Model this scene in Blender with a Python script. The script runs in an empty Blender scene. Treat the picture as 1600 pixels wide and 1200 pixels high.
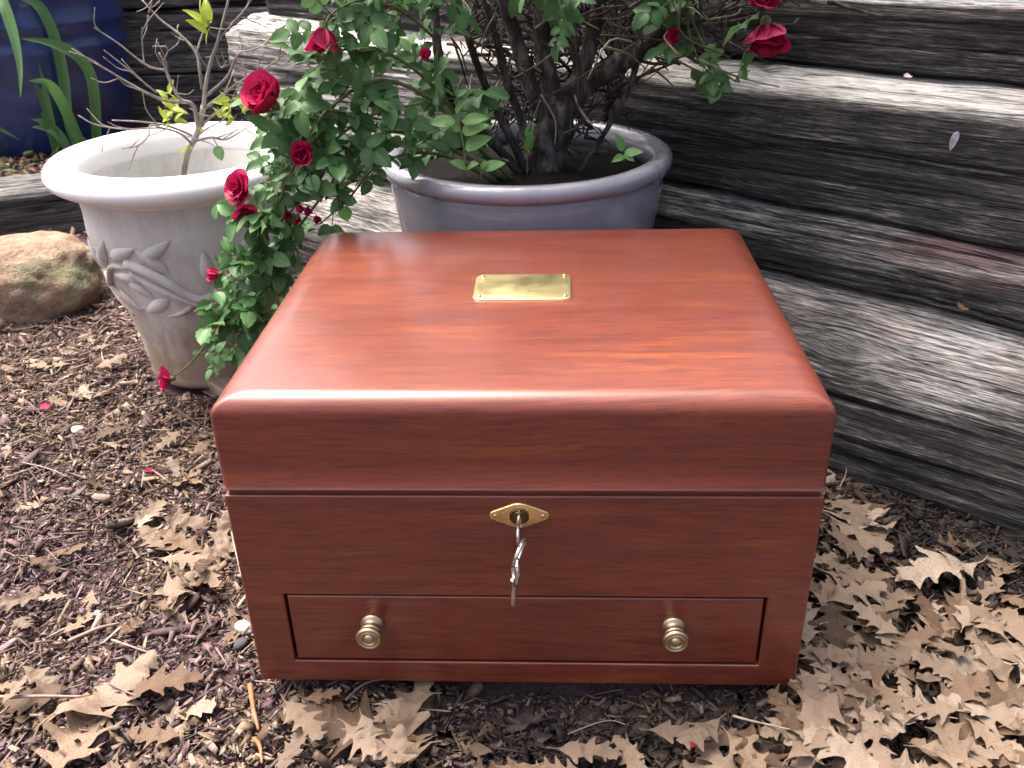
import bpy, bmesh, math, random
import numpy as np
from mathutils import Vector, Matrix, Euler, Quaternion

random.seed(7)
rng = np.random.default_rng(11)
SC = bpy.context.scene
COL = SC.collection
RAD = math.radians

# ------------------------------------------------------------------ camera
F = 1451.5
CAM = np.array([.0266, -.5871, .6038])
YAW, PITCH, ROLL = -.0519, .4873, -.0271
_f = np.array([math.sin(YAW) * math.cos(PITCH), math.cos(YAW) * math.cos(PITCH), -math.sin(PITCH)])
_r0 = np.array([math.cos(YAW), -math.sin(YAW), 0.])
_u0 = np.cross(_r0, _f)
_r = _r0 * math.cos(ROLL) + _u0 * math.sin(ROLL)
_u = -_r0 * math.sin(ROLL) + _u0 * math.cos(ROLL)
cam = bpy.data.cameras.new('camera')
cam.sensor_fit = 'HORIZONTAL'; cam.sensor_width = 36; cam.lens = F * 36 / 1600
cam.clip_start = .02; cam.clip_end = 500
cam.dof.use_dof = True; cam.dof.focus_distance = .80; cam.dof.aperture_fstop = 20
cam_o = bpy.data.objects.new('camera', cam); COL.objects.link(cam_o)
M = Matrix(((_r[0], _u[0], -_f[0], CAM[0]), (_r[1], _u[1], -_f[1], CAM[1]), (_r[2], _u[2], -_f[2], CAM[2]), (0, 0, 0, 1)))
cam_o.matrix_world = M
SC.camera = cam_o

# ------------------------------------------------------------------ sky, sun, exposure
SUN_EL, SUN_AZ = RAD(66), RAD(-58)          # azimuth from +Y towards +X: behind and to the left
w = bpy.data.worlds.new('World'); SC.world = w; w.use_nodes = True
nt = w.node_tree
sky = nt.nodes.new('ShaderNodeTexSky'); sky.sky_type = 'NISHITA'; sky.sun_disc = False
sky.sun_elevation = SUN_EL; sky.sun_rotation = SUN_AZ
sky.air_density = .45; sky.dust_density = 10.0; sky.ozone_density = .3
bg = nt.nodes['Background']; bg.inputs['Strength'].default_value = .15
nt.links.new(sky.outputs[0], bg.inputs['Color'])
sun = bpy.data.lights.new('sun', 'SUN'); sun.energy = .9; sun.angle = RAD(30); sun.color = (1, .95, .88)
sun_o = bpy.data.objects.new('sun', sun); COL.objects.link(sun_o)
sdir = Vector((math.sin(SUN_AZ) * math.cos(SUN_EL), math.cos(SUN_AZ) * math.cos(SUN_EL), math.sin(SUN_EL)))
sun_o.rotation_euler = sdir.to_track_quat('Z', 'Y').to_euler(); sun_o.location = sdir * 5
vs = SC.view_settings
vs.view_transform = 'Standard'; vs.look = 'None'; vs.gamma = 1; vs.exposure = 1.95; vs.use_curve_mapping = False
cy = SC.cycles
cy.max_bounces = 5; cy.diffuse_bounces = 3; cy.glossy_bounces = 3; cy.transmission_bounces = 2; cy.transparent_max_bounces = 4
cy.caustics_reflective = False; cy.caustics_refractive = False

# ------------------------------------------------------------------ helpers: where things stand
def ray(px, py): return _f + _r * (px - 800) / F - _u * (py - 600) / F
def at(px, py, Y):
    d = ray(px, py); return CAM + d * ((Y - CAM[1]) / d[1])
def onz(px, py, z):
    d = ray(px, py); return CAM + d * ((z - CAM[2]) / d[2])
def project(P):
    d = np.asarray(P) - CAM; z = d @ _f
    return 800 + F * (d @ _r) / z, 600 - F * (d @ _u) / z

# ------------------------------------------------------------------ helpers: noise
def _hash(ix, iy, iz, seed):
    h = (ix * 374761393 + iy * 668265263 + iz * 2147483647 + seed * 1274126177) & 0xFFFFFFFF
    h = ((h ^ (h >> 13)) * 1274126177) & 0xFFFFFFFF
    h = h ^ (h >> 16)
    return (h & 0xFFFFFF) / float(0xFFFFFF)
def vnoise(x, y, z=0, seed=0):
    x = np.asarray(x, float); y = np.asarray(y, float) + 0 * x; z = np.asarray(z, float) + 0 * x
    ix, iy, iz = np.floor(x).astype(np.int64), np.floor(y).astype(np.int64), np.floor(z).astype(np.int64)
    fx, fy, fz = x - ix, y - iy, z - iz
    fx = fx * fx * fx * (fx * (fx * 6 - 15) + 10); fy = fy * fy * fy * (fy * (fy * 6 - 15) + 10); fz = fz * fz * (3 - 2 * fz)
    r = 0
    for a in (0, 1):
        for b in (0, 1):
            for c in (0, 1):
                wgt = (fx if a else 1 - fx) * (fy if b else 1 - fy) * (fz if c else 1 - fz)
                r = r + wgt * _hash(ix + a, iy + b, iz + c, seed)
    return r * 2 - 1
def fbm(x, y, z=0, seed=0, oct=4):
    r = 0; a = .5; s = 1.
    for k in range(oct):
        r = r + a * vnoise(np.asarray(x) * s, np.asarray(y) * s, np.asarray(z) * s, seed + k * 17); a *= .5; s *= 2.03
    return r
def sstep(a, b, x):
    t = np.clip((x - a) / (b - a), 0, 1); return t * t * (3 - 2 * t)

# ------------------------------------------------------------------ helpers: meshes and objects
def mesh(name, V, Fc, mat=None, smooth=True, uv=None, attrs=None):
    me = bpy.data.meshes.new(name)
    if isinstance(Fc, np.ndarray):
        n, k = Fc.shape
        me.vertices.add(len(V)); me.vertices.foreach_set('co', np.asarray(V, np.float32).ravel())
        me.loops.add(n * k); me.loops.foreach_set('vertex_index', Fc.astype(np.int32).ravel())
        me.polygons.add(n)
        me.polygons.foreach_set('loop_start', np.arange(0, n * k, k, dtype=np.int32))
        me.polygons.foreach_set('loop_total', np.full(n, k, np.int32))
        me.update(calc_edges=True)
    else:
        me.from_pydata([tuple(map(float, v)) for v in V], [], [tuple(int(i) for i in f) for f in Fc]); me.update()
    if smooth: me.polygons.foreach_set('use_smooth', np.ones(len(me.polygons), bool))
    if uv is not None:
        l = me.uv_layers.new(name='UVMap'); vi = np.zeros(len(me.loops), np.int32); me.loops.foreach_get('vertex_index', vi)
        l.data.foreach_set('uv', np.asarray(uv, np.float32)[vi].ravel())
    for k, a in (attrs or {}).items():
        a = np.asarray(a, np.float32)
        if a.ndim == 1:
            at_ = me.attributes.new(k, 'FLOAT', 'POINT'); at_.data.foreach_set('value', a)
        else:
            at_ = me.attributes.new(k, 'FLOAT_COLOR', 'POINT')
            at_.data.foreach_set('color', np.c_[a, np.ones(len(a))].astype(np.float32).ravel())
    if mat: me.materials.append(mat)
    return me
def link(name, me, parent=None, loc=None, rot=None, scale=None):
    o = bpy.data.objects.new(name, me); COL.objects.link(o)
    if parent: o.parent = parent
    if loc is not None: o.location = loc
    if rot is not None: o.rotation_euler = rot
    if scale is not None: o.scale = (scale,) * 3 if np.isscalar(scale) else scale
    return o
def empty(name, loc=(0, 0, 0)):
    o = bpy.data.objects.new(name, None); COL.objects.link(o); o.location = loc; o.empty_display_size = .02; return o
def tag(o, label=None, cat=None, group=None, kind=None):
    if label: o['label'] = label
    if cat: o['category'] = cat
    if group: o['group'] = group
    if kind: o['kind'] = kind
    return o
def sharp(me, ang=35):
    me.set_sharp_from_angle(angle=RAD(ang)); return me

class Geo:
    """collects pieces of ONE object"""
    def __init__(s): s.V = []; s.F = []; s.n = 0; s.A = []
    def add(s, V, Fc, a=None):
        V = np.asarray(V, float); s.V.append(V)
        s.F += [tuple(i + s.n for i in f) for f in Fc]; s.n += len(V)
        s.A.append(np.zeros(len(V)) + (0 if a is None else a))
    def me(s, name, mat, smooth=True, attr=None):
        return mesh(name, np.concatenate(s.V), s.F, mat, smooth, attrs={attr: np.concatenate(s.A)} if attr else None)

def spline(P, n):
    """Catmull-Rom through P (k x d) -> n points"""
    P = np.asarray(P, float)
    if len(P) < 3: return np.array([P[0] + (P[-1] - P[0]) * t for t in np.linspace(0, 1, n)])
    Q = np.vstack([2 * P[0] - P[1], P, 2 * P[-1] - P[-2]])
    d = np.r_[0, np.cumsum(np.linalg.norm(np.diff(P, axis=0), axis=1))]; T = np.linspace(0, d[-1], n)
    out = []
    for t in T:
        i = min(max(np.searchsorted(d, t, 'right') - 1, 0), len(P) - 2)
        u = (t - d[i]) / max(d[i + 1] - d[i], 1e-9)
        a, b, c, e = Q[i:i + 4]
        out.append(.5 * (2 * b + (c - a) * u + (2 * a - 5 * b + 4 * c - e) * u * u + (3 * b - a - 3 * c + e) * u ** 3))
    return np.array(out)
def tube(P, rad, seg=7, rough=0., seed=0, rfreq=60):
    """tapered tube along P with closed ends"""
    P = np.asarray(P, float); n = len(P); rad = np.zeros(n) + rad if np.isscalar(rad) else np.asarray(rad, float)
    T = np.gradient(P, axis=0); T /= np.linalg.norm(T, axis=1)[:, None] + 1e-12
    up = np.array([.13, .2, 1.]) if abs(T[0][2]) < .9 else np.array([1., .1, .1])
    V = []; X = np.cross(T[0], up); X /= np.linalg.norm(X)
    for i in range(n):
        X = X - T[i] * (X @ T[i]); X /= np.linalg.norm(X) + 1e-12; Y = np.cross(T[i], X)
        for k in range(seg):
            a = 2 * math.pi * k / seg; V.append(P[i] + rad[i] * (X * math.cos(a) + Y * math.sin(a)))
    V = np.array(V)
    if rough:
        c = np.repeat(P, seg, axis=0); dr = V - c
        nz = fbm(V[:, 0] * rfreq, V[:, 1] * rfreq, V[:, 2] * rfreq * .35, seed, 3)
        V = c + dr * (1 + rough * nz)[:, None]
    Fc = [(i * seg + k, i * seg + (k + 1) % seg, (i + 1) * seg + (k + 1) % seg, (i + 1) * seg + k) for i in range(n - 1) for k in range(seg)]
    Fc.append(tuple(range(seg))[::-1]); Fc.append(tuple((n - 1) * seg + k for k in range(seg)))
    return V, Fc
def lathe(prof, seg=96, closed=False):
    prof = np.asarray(prof, float); n = len(prof)
    a = np.linspace(0, 2 * math.pi, seg, endpoint=False)
    V = np.stack([np.outer(prof[:, 0], np.cos(a)), np.outer(prof[:, 0], np.sin(a)), np.outer(prof[:, 1], np.ones(seg))], -1).reshape(-1, 3)
    Fc = [(i * seg + k, i * seg + (k + 1) % seg, (i + 1) * seg + (k + 1) % seg, (i + 1) * seg + k) for i in range(n - 1) for k in range(seg)]
    if closed: Fc += [((n - 1) * seg + k, (n - 1) * seg + (k + 1) % seg, (k + 1) % seg, k) for k in range(seg)]
    else:
        if prof[0, 0] > 1e-6: Fc.append(tuple(range(seg))[::-1])
        if prof[-1, 0] > 1e-6: Fc.append(tuple((n - 1) * seg + k for k in range(seg)))
    return V, Fc
def arc(cx, cz, r, a0, a1, n):
    return [(cx + r * math.cos(RAD(a)), cz + r * math.sin(RAD(a))) for a in np.linspace(a0, a1, n)]

# ------------------------------------------------------------------ helpers: materials
class Mt:
    def __init__(s, name):
        s.m = bpy.data.materials.new(name); s.m.use_nodes = True; s.t = s.m.node_tree; s.b = s.t.nodes['Principled BSDF']
        s.out = s.t.nodes['Material Output']
    def n(s, typ, **kw):
        nd = s.t.nodes.new(typ)
        for k, v in kw.items():
            if k.startswith('_'): setattr(nd, k[1:], v)
            else:
                key = int(k[1:]) if k[0] == 'i' and k[1:].isdigit() else k.replace('__', ' ')
                s.set(nd.inputs[key], v)
        return nd
    def set(s, sock, v):
        if isinstance(v, bpy.types.NodeSocket): s.t.links.new(v, sock)
        else: sock.default_value = (*v, 1) if (isinstance(v, tuple) and len(v) == 3 and sock.type == 'RGBA') else v
    def p(s, **kw):
        for k, v in kw.items(): s.set(s.b.inputs[k.replace('__', ' ')], v)
        return s
    def coord(s, which='Object', scale=(1, 1, 1)):
        c = s.n('ShaderNodeTexCoord'); mp = s.n('ShaderNodeMapping', Vector=c.outputs[which], Scale=scale); return mp.outputs[0]
    def attr(s, name, out='Fac'): return s.n('ShaderNodeAttribute', _attribute_name=name).outputs[out]
    def noise(s, vec, scale=5., detail=4., rough=.55, dist=0.):
        return s.n('ShaderNodeTexNoise', Vector=vec, Scale=scale, Detail=detail, Roughness=rough, Distortion=dist).outputs['Fac']
    def ramp(s, fac, stops, interp='LINEAR'):
        r = s.n('ShaderNodeValToRGB', Fac=fac); e = r.color_ramp; e.interpolation = interp
        while len(e.elements) < len(stops): e.elements.new(.5)
        for el, (pos, c) in zip(e.elements, stops):
            el.position = pos; el.color = (*c, 1) if not np.isscalar(c) else (c, c, c, 1)
        return r.outputs['Color']
    def mix(s, fac, a, b, mode='MIX'):
        nd = s.n('ShaderNodeMix', _data_type='RGBA', _blend_type=mode); s.set(nd.inputs[0], fac); s.set(nd.inputs[6], a); s.set(nd.inputs[7], b); return nd.outputs[2]
    def math(s, op, a, b=0., clamp=False):
        nd = s.n('ShaderNodeMath', _operation=op, _use_clamp=clamp); s.set(nd.inputs[0], a); s.set(nd.inputs[1], b); return nd.outputs[0]
    def bump(s, h, strength=.3, dist=.002):
        s.set(s.b.inputs['Normal'], s.n('ShaderNodeBump', Strength=strength, Distance=dist, Height=h).outputs[0]); return s
    def rnd(s): return s.n('ShaderNodeObjectInfo').outputs['Random']

def mat_mahogany():
    m = Mt('mahogany'); c = m.coord('Object')
    warp = m.n('ShaderNodeVectorMath', _operation='MULTIPLY_ADD'); 
    nz = m.n('ShaderNodeTexNoise', Vector=m.coord('Object', (2.2, 7, 7)), Scale=1., Detail=2.)
    m.set(warp.inputs[0], nz.outputs['Color']); warp.inputs[1].default_value = (.0, .035, .035); m.set(warp.inputs[2], c)
    def sc(x, y, z): return m.n('ShaderNodeMapping', Vector=warp.outputs[0], Scale=(x, y, z)).outputs[0]
    figure = m.noise(sc(3., 26, 26), 1., 5, .6)
    streak = m.noise(sc(7, 170, 170), 1., 3, .6)
    dash = m.noise(sc(16, 330, 330), 1., 2, .6)
    pores = m.noise(sc(42, 800, 800), 1., 3, .65)
    patch = m.noise(sc(4.5, 30, 30), 1., 4, .6)
    col = m.ramp(figure, [(.25, (.130, .0255, .0140)), (.5, (.152, .0305, .0155)), (.75, (.180, .0385, .0170))])
    col = m.mix(m.ramp(patch, [(.55, 0.), (.72, .6)]), col, (.30, .078, .016))
    col = m.mix(m.ramp(streak, [(.36, .30), (.52, 0.)]), col, (.085, .016, .011))
    col = m.mix(m.ramp(dash, [(.36, .50), (.46, 0.), (.60, 0.), (.72, .28)]), col, m.mix(m.ramp(dash, [(.49, 0.), (.51, 1.)]), (.068, .0145, .009), (.26, .075, .032)))
    col = m.mix(m.ramp(pores, [(.36, .5), (.47, 0.)]), col, (.055, .012, .009))
    m.p(Base__Color=col, Roughness=m.ramp(m.noise(c, 9, 3), [(.3, .33), (.7, .43)]), Coat__Weight=.6, Coat__Roughness=.22, Coat__IOR=1.5, Specular__IOR__Level=.5)
    m.bump(m.math('ADD', pores, m.math('MULTIPLY', streak, .6)), .10, .0006); return m.m
def mat_metal(name, col, rough, var=.06, sc=260):
    m = Mt(name); nz = m.noise(m.coord('Object'), sc, 3)
    m.p(Base__Color=m.mix(m.ramp(nz, [(.35, 0.), (.75, .5)]), col, tuple(c * .62 for c in col)), Metallic=1., Roughness=m.ramp(nz, [(.3, rough - var), (.7, rough + var)]))
    m.bump(nz, .06, .0005); return m.m
def mat_leaf(name, a, b, rough=.45, trans=.25, back=1.25, uvvein=True, spec=.5, extra=None):
    """living leaf: tint differs leaf by leaf, midrib and side veins from the leaf's own UV"""
    m = Mt(name); r = m.rnd(); col = m.mix(r, a, b)
    nz = m.noise(m.coord('Object'), 90, 3); col = m.mix(m.ramp(nz, [(.4, 0.), (.8, .35)]), col, tuple(x * .6 for x in a))
    if uvvein:
        uvn = m.n('ShaderNodeTexCoord').outputs['UV']; sep = m.n('ShaderNodeSeparateXYZ', Vector=uvn)
        av = m.math('ABSOLUTE', sep.outputs[1]); rib = m.ramp(av, [(0., 1.), (.06, 0.)])
        wv = m.math('FRACT', m.math('MULTIPLY', m.math('SUBTRACT', sep.outputs[0], m.math('MULTIPLY', av, .35)), 7.))
        side = m.ramp(wv, [(0., .45), (.12, 0.), (.9, 0.), (1., .45)])
        vein = m.math('MAXIMUM', rib, side)
        col = m.mix(m.math('MULTIPLY', vein, .45), col, tuple(min(1, x * 1.9 + .02) for x in b))
        m.bump(vein, -.25, .0012)
    geo = m.n('ShaderNodeNewGeometry')
    col = m.mix(m.math('MULTIPLY', geo.outputs['Backfacing'], .6), col, tuple(min(1, x * back + .02) for x in b))
    m.p(Base__Color=col, Roughness=rough, Specular__IOR__Level=spec)
    tr = m.n('ShaderNodeBsdfTranslucent', Color=m.mix(.5, col, tuple(min(1, x * 1.6) for x in b)))
    mx = m.n('ShaderNodeMixShader', i0=trans); m.t.links.new(m.b.outputs[0], mx.inputs[1]); m.t.links.new(tr.outputs[0], mx.inputs[2])
    m.t.links.new(mx.outputs[0], m.out.inputs[0]); return m.m
def mat_attrcol(name, rough=.85, var=.35, scale=180, bump=.4, trans=0):
    m = Mt(name); c = m.attr('Col', 'Color'); nz = m.noise(m.coord('Object'), scale, 4)
    m.p(Base__Color=m.mix(m.ramp(nz, [(.3, var), (.65, 0.)]), c, (.02, .013, .012)), Roughness=rough, Specular__IOR__Level=.3); m.bump(nz, bump, .002); return m.m
def mat_plain(name, stops, scale=40, rough=.8, bump=.3, bdist=.002, spec=.4, detail=5, cs=(1, 1, 1)):
    m = Mt(name); nz = m.noise(m.coord('Object', cs), scale, detail, .6)
    m.p(Base__Color=m.ramp(nz, stops), Roughness=rough, Specular__IOR__Level=spec); m.bump(nz, bump, bdist); return m.m

def mat_timber(name, dark, mid, pale):
    m = Mt(name)
    uv = m.n('ShaderNodeTexCoord').outputs['UV']
    def sc(x, y): return m.n('ShaderNodeMapping', Vector=uv, Scale=(x, y, 1)).outputs[0]
    broad = m.noise(sc(4.5, 26), 1., 5, .6, .05); fine = m.noise(sc(17, 300), 1., 4, .65, .0); hair = m.noise(sc(50, 700), 1., 3, .6)
    blotch = m.noise(sc(7, 12), 1., 4, .6)
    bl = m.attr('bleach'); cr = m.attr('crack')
    fleck = m.noise(sc(60, 420), 1., 3, .6)
    def cen(v, k): return m.math('MULTIPLY', m.math('SUBTRACT', v, .5), k)
    f = m.math('ADD', m.math('ADD', cen(broad, 1.2), cen(fine, 2.4)), m.math('ADD', cen(blotch, 1.3), cen(hair, 1.3)))
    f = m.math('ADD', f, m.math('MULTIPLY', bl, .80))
    col = m.ramp(m.math('MULTIPLY', f, .66), [(0., dark), (.145, tuple(.75 * a + .25 * b for a, b in zip(dark, mid))), (.32, mid), (.62, pale), (.92, tuple(min(.66, x * 1.75) for x in pale))])
    col = m.mix(m.math('MULTIPLY', m.ramp(fleck, [(.56, 0.), (.70, .75)]), m.ramp(blotch, [(.40, 0.), (.62, 1.)])), col, tuple(.45 * a + .55 * b for a, b in zip(mid, pale)))
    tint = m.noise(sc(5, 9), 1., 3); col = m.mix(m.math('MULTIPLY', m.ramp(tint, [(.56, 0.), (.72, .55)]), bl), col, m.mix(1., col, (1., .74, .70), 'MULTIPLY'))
    col = m.mix(m.ramp(hair, [(.36, .55), (.5, 0.)]), col, m.mix(1., col, (.30, .29, .28), 'MULTIPLY'))
    col = m.mix(m.math('MULTIPLY', cr, .8), col, (.012, .011, .010))
    col = m.mix(m.math('MULTIPLY', m.attr('stain'), m.ramp(fine, [(.35, .35), (.6, .95)])), col, (.20, .105, .105))
    l1 = m.math('ABSOLUTE', m.math('SUBTRACT', m.noise(sc(1.6, 62), 1., 3, .5), .5)); l2 = m.math('ABSOLUTE', m.math('SUBTRACT', m.noise(sc(3., 150), 1., 3, .5), .5))
    lines = m.math('MAXIMUM', m.ramp(l1, [(0., 1.), (.016, .0)]), m.math('MULTIPLY', m.ramp(l2, [(0., 1.), (.020, .0)]), .7))
    col = m.mix(m.math('MULTIPLY', lines, .85), col, (.011, .010, .010))
    m.p(Base__Color=col, Roughness=.88, Specular__IOR__Level=.25)
    fine = m.math('SUBTRACT', fine, lines)
    m.bump(m.math('ADD', m.math('MULTIPLY', fine, .8), m.math('MULTIPLY', hair, .5)), .9, .006); return m.m

MAH = mat_mahogany()
BRASS = mat_metal('brass', (.86, .66, .30), .30, sc=150)
BRASS_OLD = mat_metal('antique_brass', (.52, .40, .26), .38)
STEEL = mat_metal('nickel', (.72, .69, .66), .22, .04)
LOCKDARK = mat_metal('dark_bronze', (.16, .11, .06), .4)
TIMBER = mat_timber('weathered_timber', (.050, .0490, .0480), (.142, .139, .136), (.38, .372, .362))
TIMBER_G = mat_timber('grey_timber', (.085, .083, .081), (.165, .160, .156), (.34, .33, .32))
SOIL = mat_plain('dark_soil', [(.3, (.003, .0025, .0022)), (.6, (.008, .0065, .0055)), (.8, (.022, .017, .014))], 120, .95, .8, .006, .15)
ROSELEAF = mat_leaf('rose_leaf', (.038, .112, .034), (.105, .215, .080), .46, .25, 1.25, spec=.32)
YLEAF = mat_leaf('yellow_green_leaf', (.22, .30, .03), (.36, .42, .06), .5, .35)
SEEDLEAF = mat_leaf('seedling_leaf', (.12, .28, .07), (.20, .38, .12), .45, .3)
STRAPLEAF = mat_leaf('strap_leaf', (.055, .15, .038), (.10, .22, .075), .5, .25)
PETAL = mat_leaf('crimson_petal', (.28, .005, .040), (.44, .010, .085), .5, .22, 1.0, uvvein=False, spec=.3)
BUDRED = mat_leaf('bud_petal', (.33, .008, .03), (.5, .02, .06), .45, .2, 1.0, uvvein=False)

# ------------------------------------------------------------------ ground
WN = np.array([.616, .788]); WN /= np.linalg.norm(WN); WD = np.array([-WN[1], WN[0]])   # timber wall: normal (away), direction (to the far left)
BX, BD, BH, BS, BR, BA, BAX = .23, .387, .2812, .1972, .0165, .0150, .030                        # chest: half width, depth, height, lid joint, lid rounding
LOWT = [(-1.40, 1.09), (-.52, 1.50)]                                     # low timber on the left: front line
def low_line(x): return LOWT[0][1] + (x - LOWT[0][0]) * (LOWT[1][1] - LOWT[0][1]) / (LOWT[1][0] - LOWT[0][0])
def gh(x, y):
    x = np.asarray(x, float); y = np.asarray(y, float)
    z = -.026 + .010 * fbm(x * 5, y * 5, 0, 3, 3) + .004 * fbm(x * 28, y * 28, 0, 9, 3)
    z = z - .012 * sstep(.25, .45, x)
    # dip in front of the chest, bearing ridge under it
    inx = sstep(BX + .02, BX - .07, np.abs(x)) * sstep(-.02, .07, y) * sstep(BD + .02, BD - .05, y)
    z = z * (1 - inx) + (-.0015) * inx
    z = z - .016 * np.exp(-((x - .04) / .12) ** 2 - ((y + .01) / .06) ** 2)
    c = x * WN[0] + y * WN[1]; s = x * WD[0] + y * WD[1]
    up = sstep(.76, .84, c) * sstep(1.32, 1.18, s) + sstep(.56, .64, c) * 0
    z = z + up * .47
    lo = sstep(.06, .12, y - low_line(np.clip(x, -3, 3))) * (1 - up) * sstep(.80, .70, c * (s < 1.15) )
    lo = np.maximum(lo, sstep(1.60, 1.70, y)) * (1 - up)
    return z + lo * .085
def axis(lo, hi, step, far):
    a = np.arange(lo, hi, step); k = np.geomspace(step * 1.5, far, 26)
    return np.r_[(lo - k)[::-1], a, hi + k]
gx, gy = axis(-1.5, 1.0, .010, 60), axis(-.4, 2.0, .010, 60)
GX, GY = np.meshgrid(gx, gy); far = sstep(3, 8, np.hypot(GX, GY))
GZ = gh(GX, GY) * (1 - far) + .3 * far * sstep(0, 4, GY) - .03 * far
V = np.stack([GX, GY, GZ], -1).reshape(-1, 3); nx, ny = len(gx), len(gy)
ii = (np.arange(ny - 1)[:, None] * nx + np.arange(nx - 1)[None]).ravel()
Fg = np.stack([ii, ii + 1, ii + nx + 1, ii + nx], -1)
m = Mt('mulch_soil'); c = m.coord('Object')
big = m.noise(c, 14, 5); fin = m.noise(c, 240, 5, .7); vor = m.n('ShaderNodeTexVoronoi', Vector=c, Scale=150.).outputs['Color']
colr = m.ramp(fin, [(.3, (.042, .027, .027)), (.55, (.098, .064, .062)), (.75, (.17, .115, .095))])
colr = m.mix(m.ramp(big, [(.45, 0.), (.7, .5)]), colr, (.05, .03, .036))
m.p(Base__Color=colr, Roughness=.95, Specular__IOR__Level=.2); m.bump(fin, .9, .006)
ground = link('ground', mesh('ground', V, Fg, m.m)); tag(ground, 'mulched garden soil with leaf litter', kind='structure')

# ------------------------------------------------------------------ timber wall
def wall_pt(s, c, z): return np.array([s * WD[0] + c * WN[0], s * WD[1] + c * WN[1], z])
def rounded(ctrl, r, step):
    """closed polygon (c,z) with rounded corners, resampled"""
    ctrl = np.asarray(ctrl, float); out = []; n = len(ctrl)
    for i in range(n):
        a, b, d = ctrl[i - 1], ctrl[i], ctrl[(i + 1) % n]
        ra = min(r, np.linalg.norm(a - b) * .45, np.linalg.norm(d - b) * .45)
        p0 = b + (a - b) / np.linalg.norm(a - b) * ra; p1 = b + (d - b) / np.linalg.norm(d - b) * ra
        for t in np.linspace(0, 1, 6): out.append((1 - t) ** 2 * p0 + 2 * t * (1 - t) * b + t * t * p1)
    out = np.array(out); out = np.vstack([out, out[:1]]); d = np.r_[0, np.cumsum(np.linalg.norm(np.diff(out, axis=0), axis=1))]
    T = np.arange(0, d[-1] - step * .5, step)
    return np.stack([np.interp(T, d, out[:, 0]), np.interp(T, d, out[:, 1])], -1), T
def timber(name, ctrl, s0, s1, mapf, mat, seed, parent, r=.012, step=.0027, sstepm=.0065, bleachf=None, knots=(), crackd=.006, base=0., wob=.004, stainf=None):
    prof, per = rounded(ctrl, r, step); S = np.arange(s0, s1 + 1e-6, sstepm); k = len(prof); n = len(S)
    cen = prof.mean(0)
    tang = np.roll(prof, -1, 0) - np.roll(prof, 1, 0); tang /= np.linalg.norm(tang, axis=1)[:, None]
    nrm = np.stack([tang[:, 1], -tang[:, 0]], -1)
    if ((prof - cen) * nrm).sum() < 0: nrm = -nrm
    SS, QQ = np.meshgrid(S, per, indexing='ij'); Q0 = QQ.copy(); U = SS.copy()
    kd = np.zeros_like(SS)
    for ks, kq, ka in knots:
        dq = Q0 - kq; ds = SS - ks; rr = np.sqrt((ds / 1.5) ** 2 + dq ** 2)
        QQ = QQ + ka * np.sign(dq) * np.exp(-(ds / (3 * ka)) ** 2) * np.exp(-np.abs(dq) / (2.2 * ka)) * -.8
        ring = np.exp(-(rr / (ka * .7)) ** 2); QQ = QQ + ring * (rr * 1.2); kd = kd + ring
    qwave = QQ + .004 * vnoise(SS * 3.1, Q0 * 6, 0, seed + 5)
    grain = fbm(SS * 5, qwave * 120, 0, seed, 4)
    rid = 1 - np.abs(vnoise(SS * 1.6, qwave * 30, 0, seed + 3)) * 11
    m2 = sstep(-.1, .35, vnoise(SS * 2.1, Q0 * 11, 0, seed + 8))
    crack = np.clip(rid, 0, 1) * m2
    rid2 = 1 - np.abs(vnoise(SS * 3.5, qwave * 80, 0, seed + 13)) * 6
    crack2 = np.clip(rid2, 0, 1) * sstep(-.05, .3, vnoise(SS * 4, Q0 * 16, 0, seed + 18))
    disp = 1.0 * wob * 2 * fbm(SS * 4, Q0 * 9, 0, seed + 21, 3) + .0040 * grain - crackd * 1.9 * crack - crackd * .6 * crack2 + .004 * kd
    endt = np.minimum(SS - s0, s1 - SS); disp = disp - .006 * np.exp(-endt / .008) * (1 + vnoise(SS * 9, Q0 * 60, 0, seed + 2))
    C2 = prof[None, :, 0] + nrm[None, :, 0] * disp; Z2 = prof[None, :, 1] + nrm[None, :, 1] * disp
    Sx = SS + .012 * vnoise(SS * 0 + seed, Q0 * 22, 0, seed + 4) * (np.exp(-endt / .01))
    P = mapf(Sx, C2, Z2).reshape(-1, 3)
    bl = np.zeros_like(SS) + base
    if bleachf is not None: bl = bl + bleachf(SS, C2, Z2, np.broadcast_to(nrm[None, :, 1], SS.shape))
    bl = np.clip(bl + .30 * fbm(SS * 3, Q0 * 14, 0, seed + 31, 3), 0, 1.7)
    i0 = np.arange(n - 1)[:, None] * k; j = np.arange(k)[None]; j2 = (j + 1) % k
    Fq = np.stack([i0 + j, i0 + j2, i0 + k + j2, i0 + k + j], -1).reshape(-1, 4)
    me = mesh(name, P, Fq, mat, uv=np.stack([SS.ravel() + seed * 1.37, (QQ).ravel()], -1), attrs={'stain': (stainf(SS, C2, Z2) if stainf else 0 * SS).ravel(), 'bleach': bl.ravel(), 'crack': np.clip(crack + .6 * crack2, 0, 1).ravel()})
    # end caps
    bm = bmesh.new(); bm.from_mesh(me); bm.verts.ensure_lookup_table()
    for row, fl in ((0, True), (n - 1, False)):
        vv = [bm.verts[row * k + q] for q in range(k)]
        try: bm.faces.new(vv[::-1] if fl else vv)
        except ValueError: pass
    bmesh.ops.recalc_face_normals(bm, faces=bm.faces); bm.to_mesh(me); bm.free()
    return link(name, me, parent)
def wmap(S, C, Z): return np.stack([S * WD[0] + C * WN[0], S * WD[1] + C * WN[1], Z], -1)
wall = empty('timber_retaining_wall', wall_pt(0, .55, -.04))
tag(wall, 'stacked retaining wall of cracked black and silver timbers behind the chest', 'retaining wall')
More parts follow.
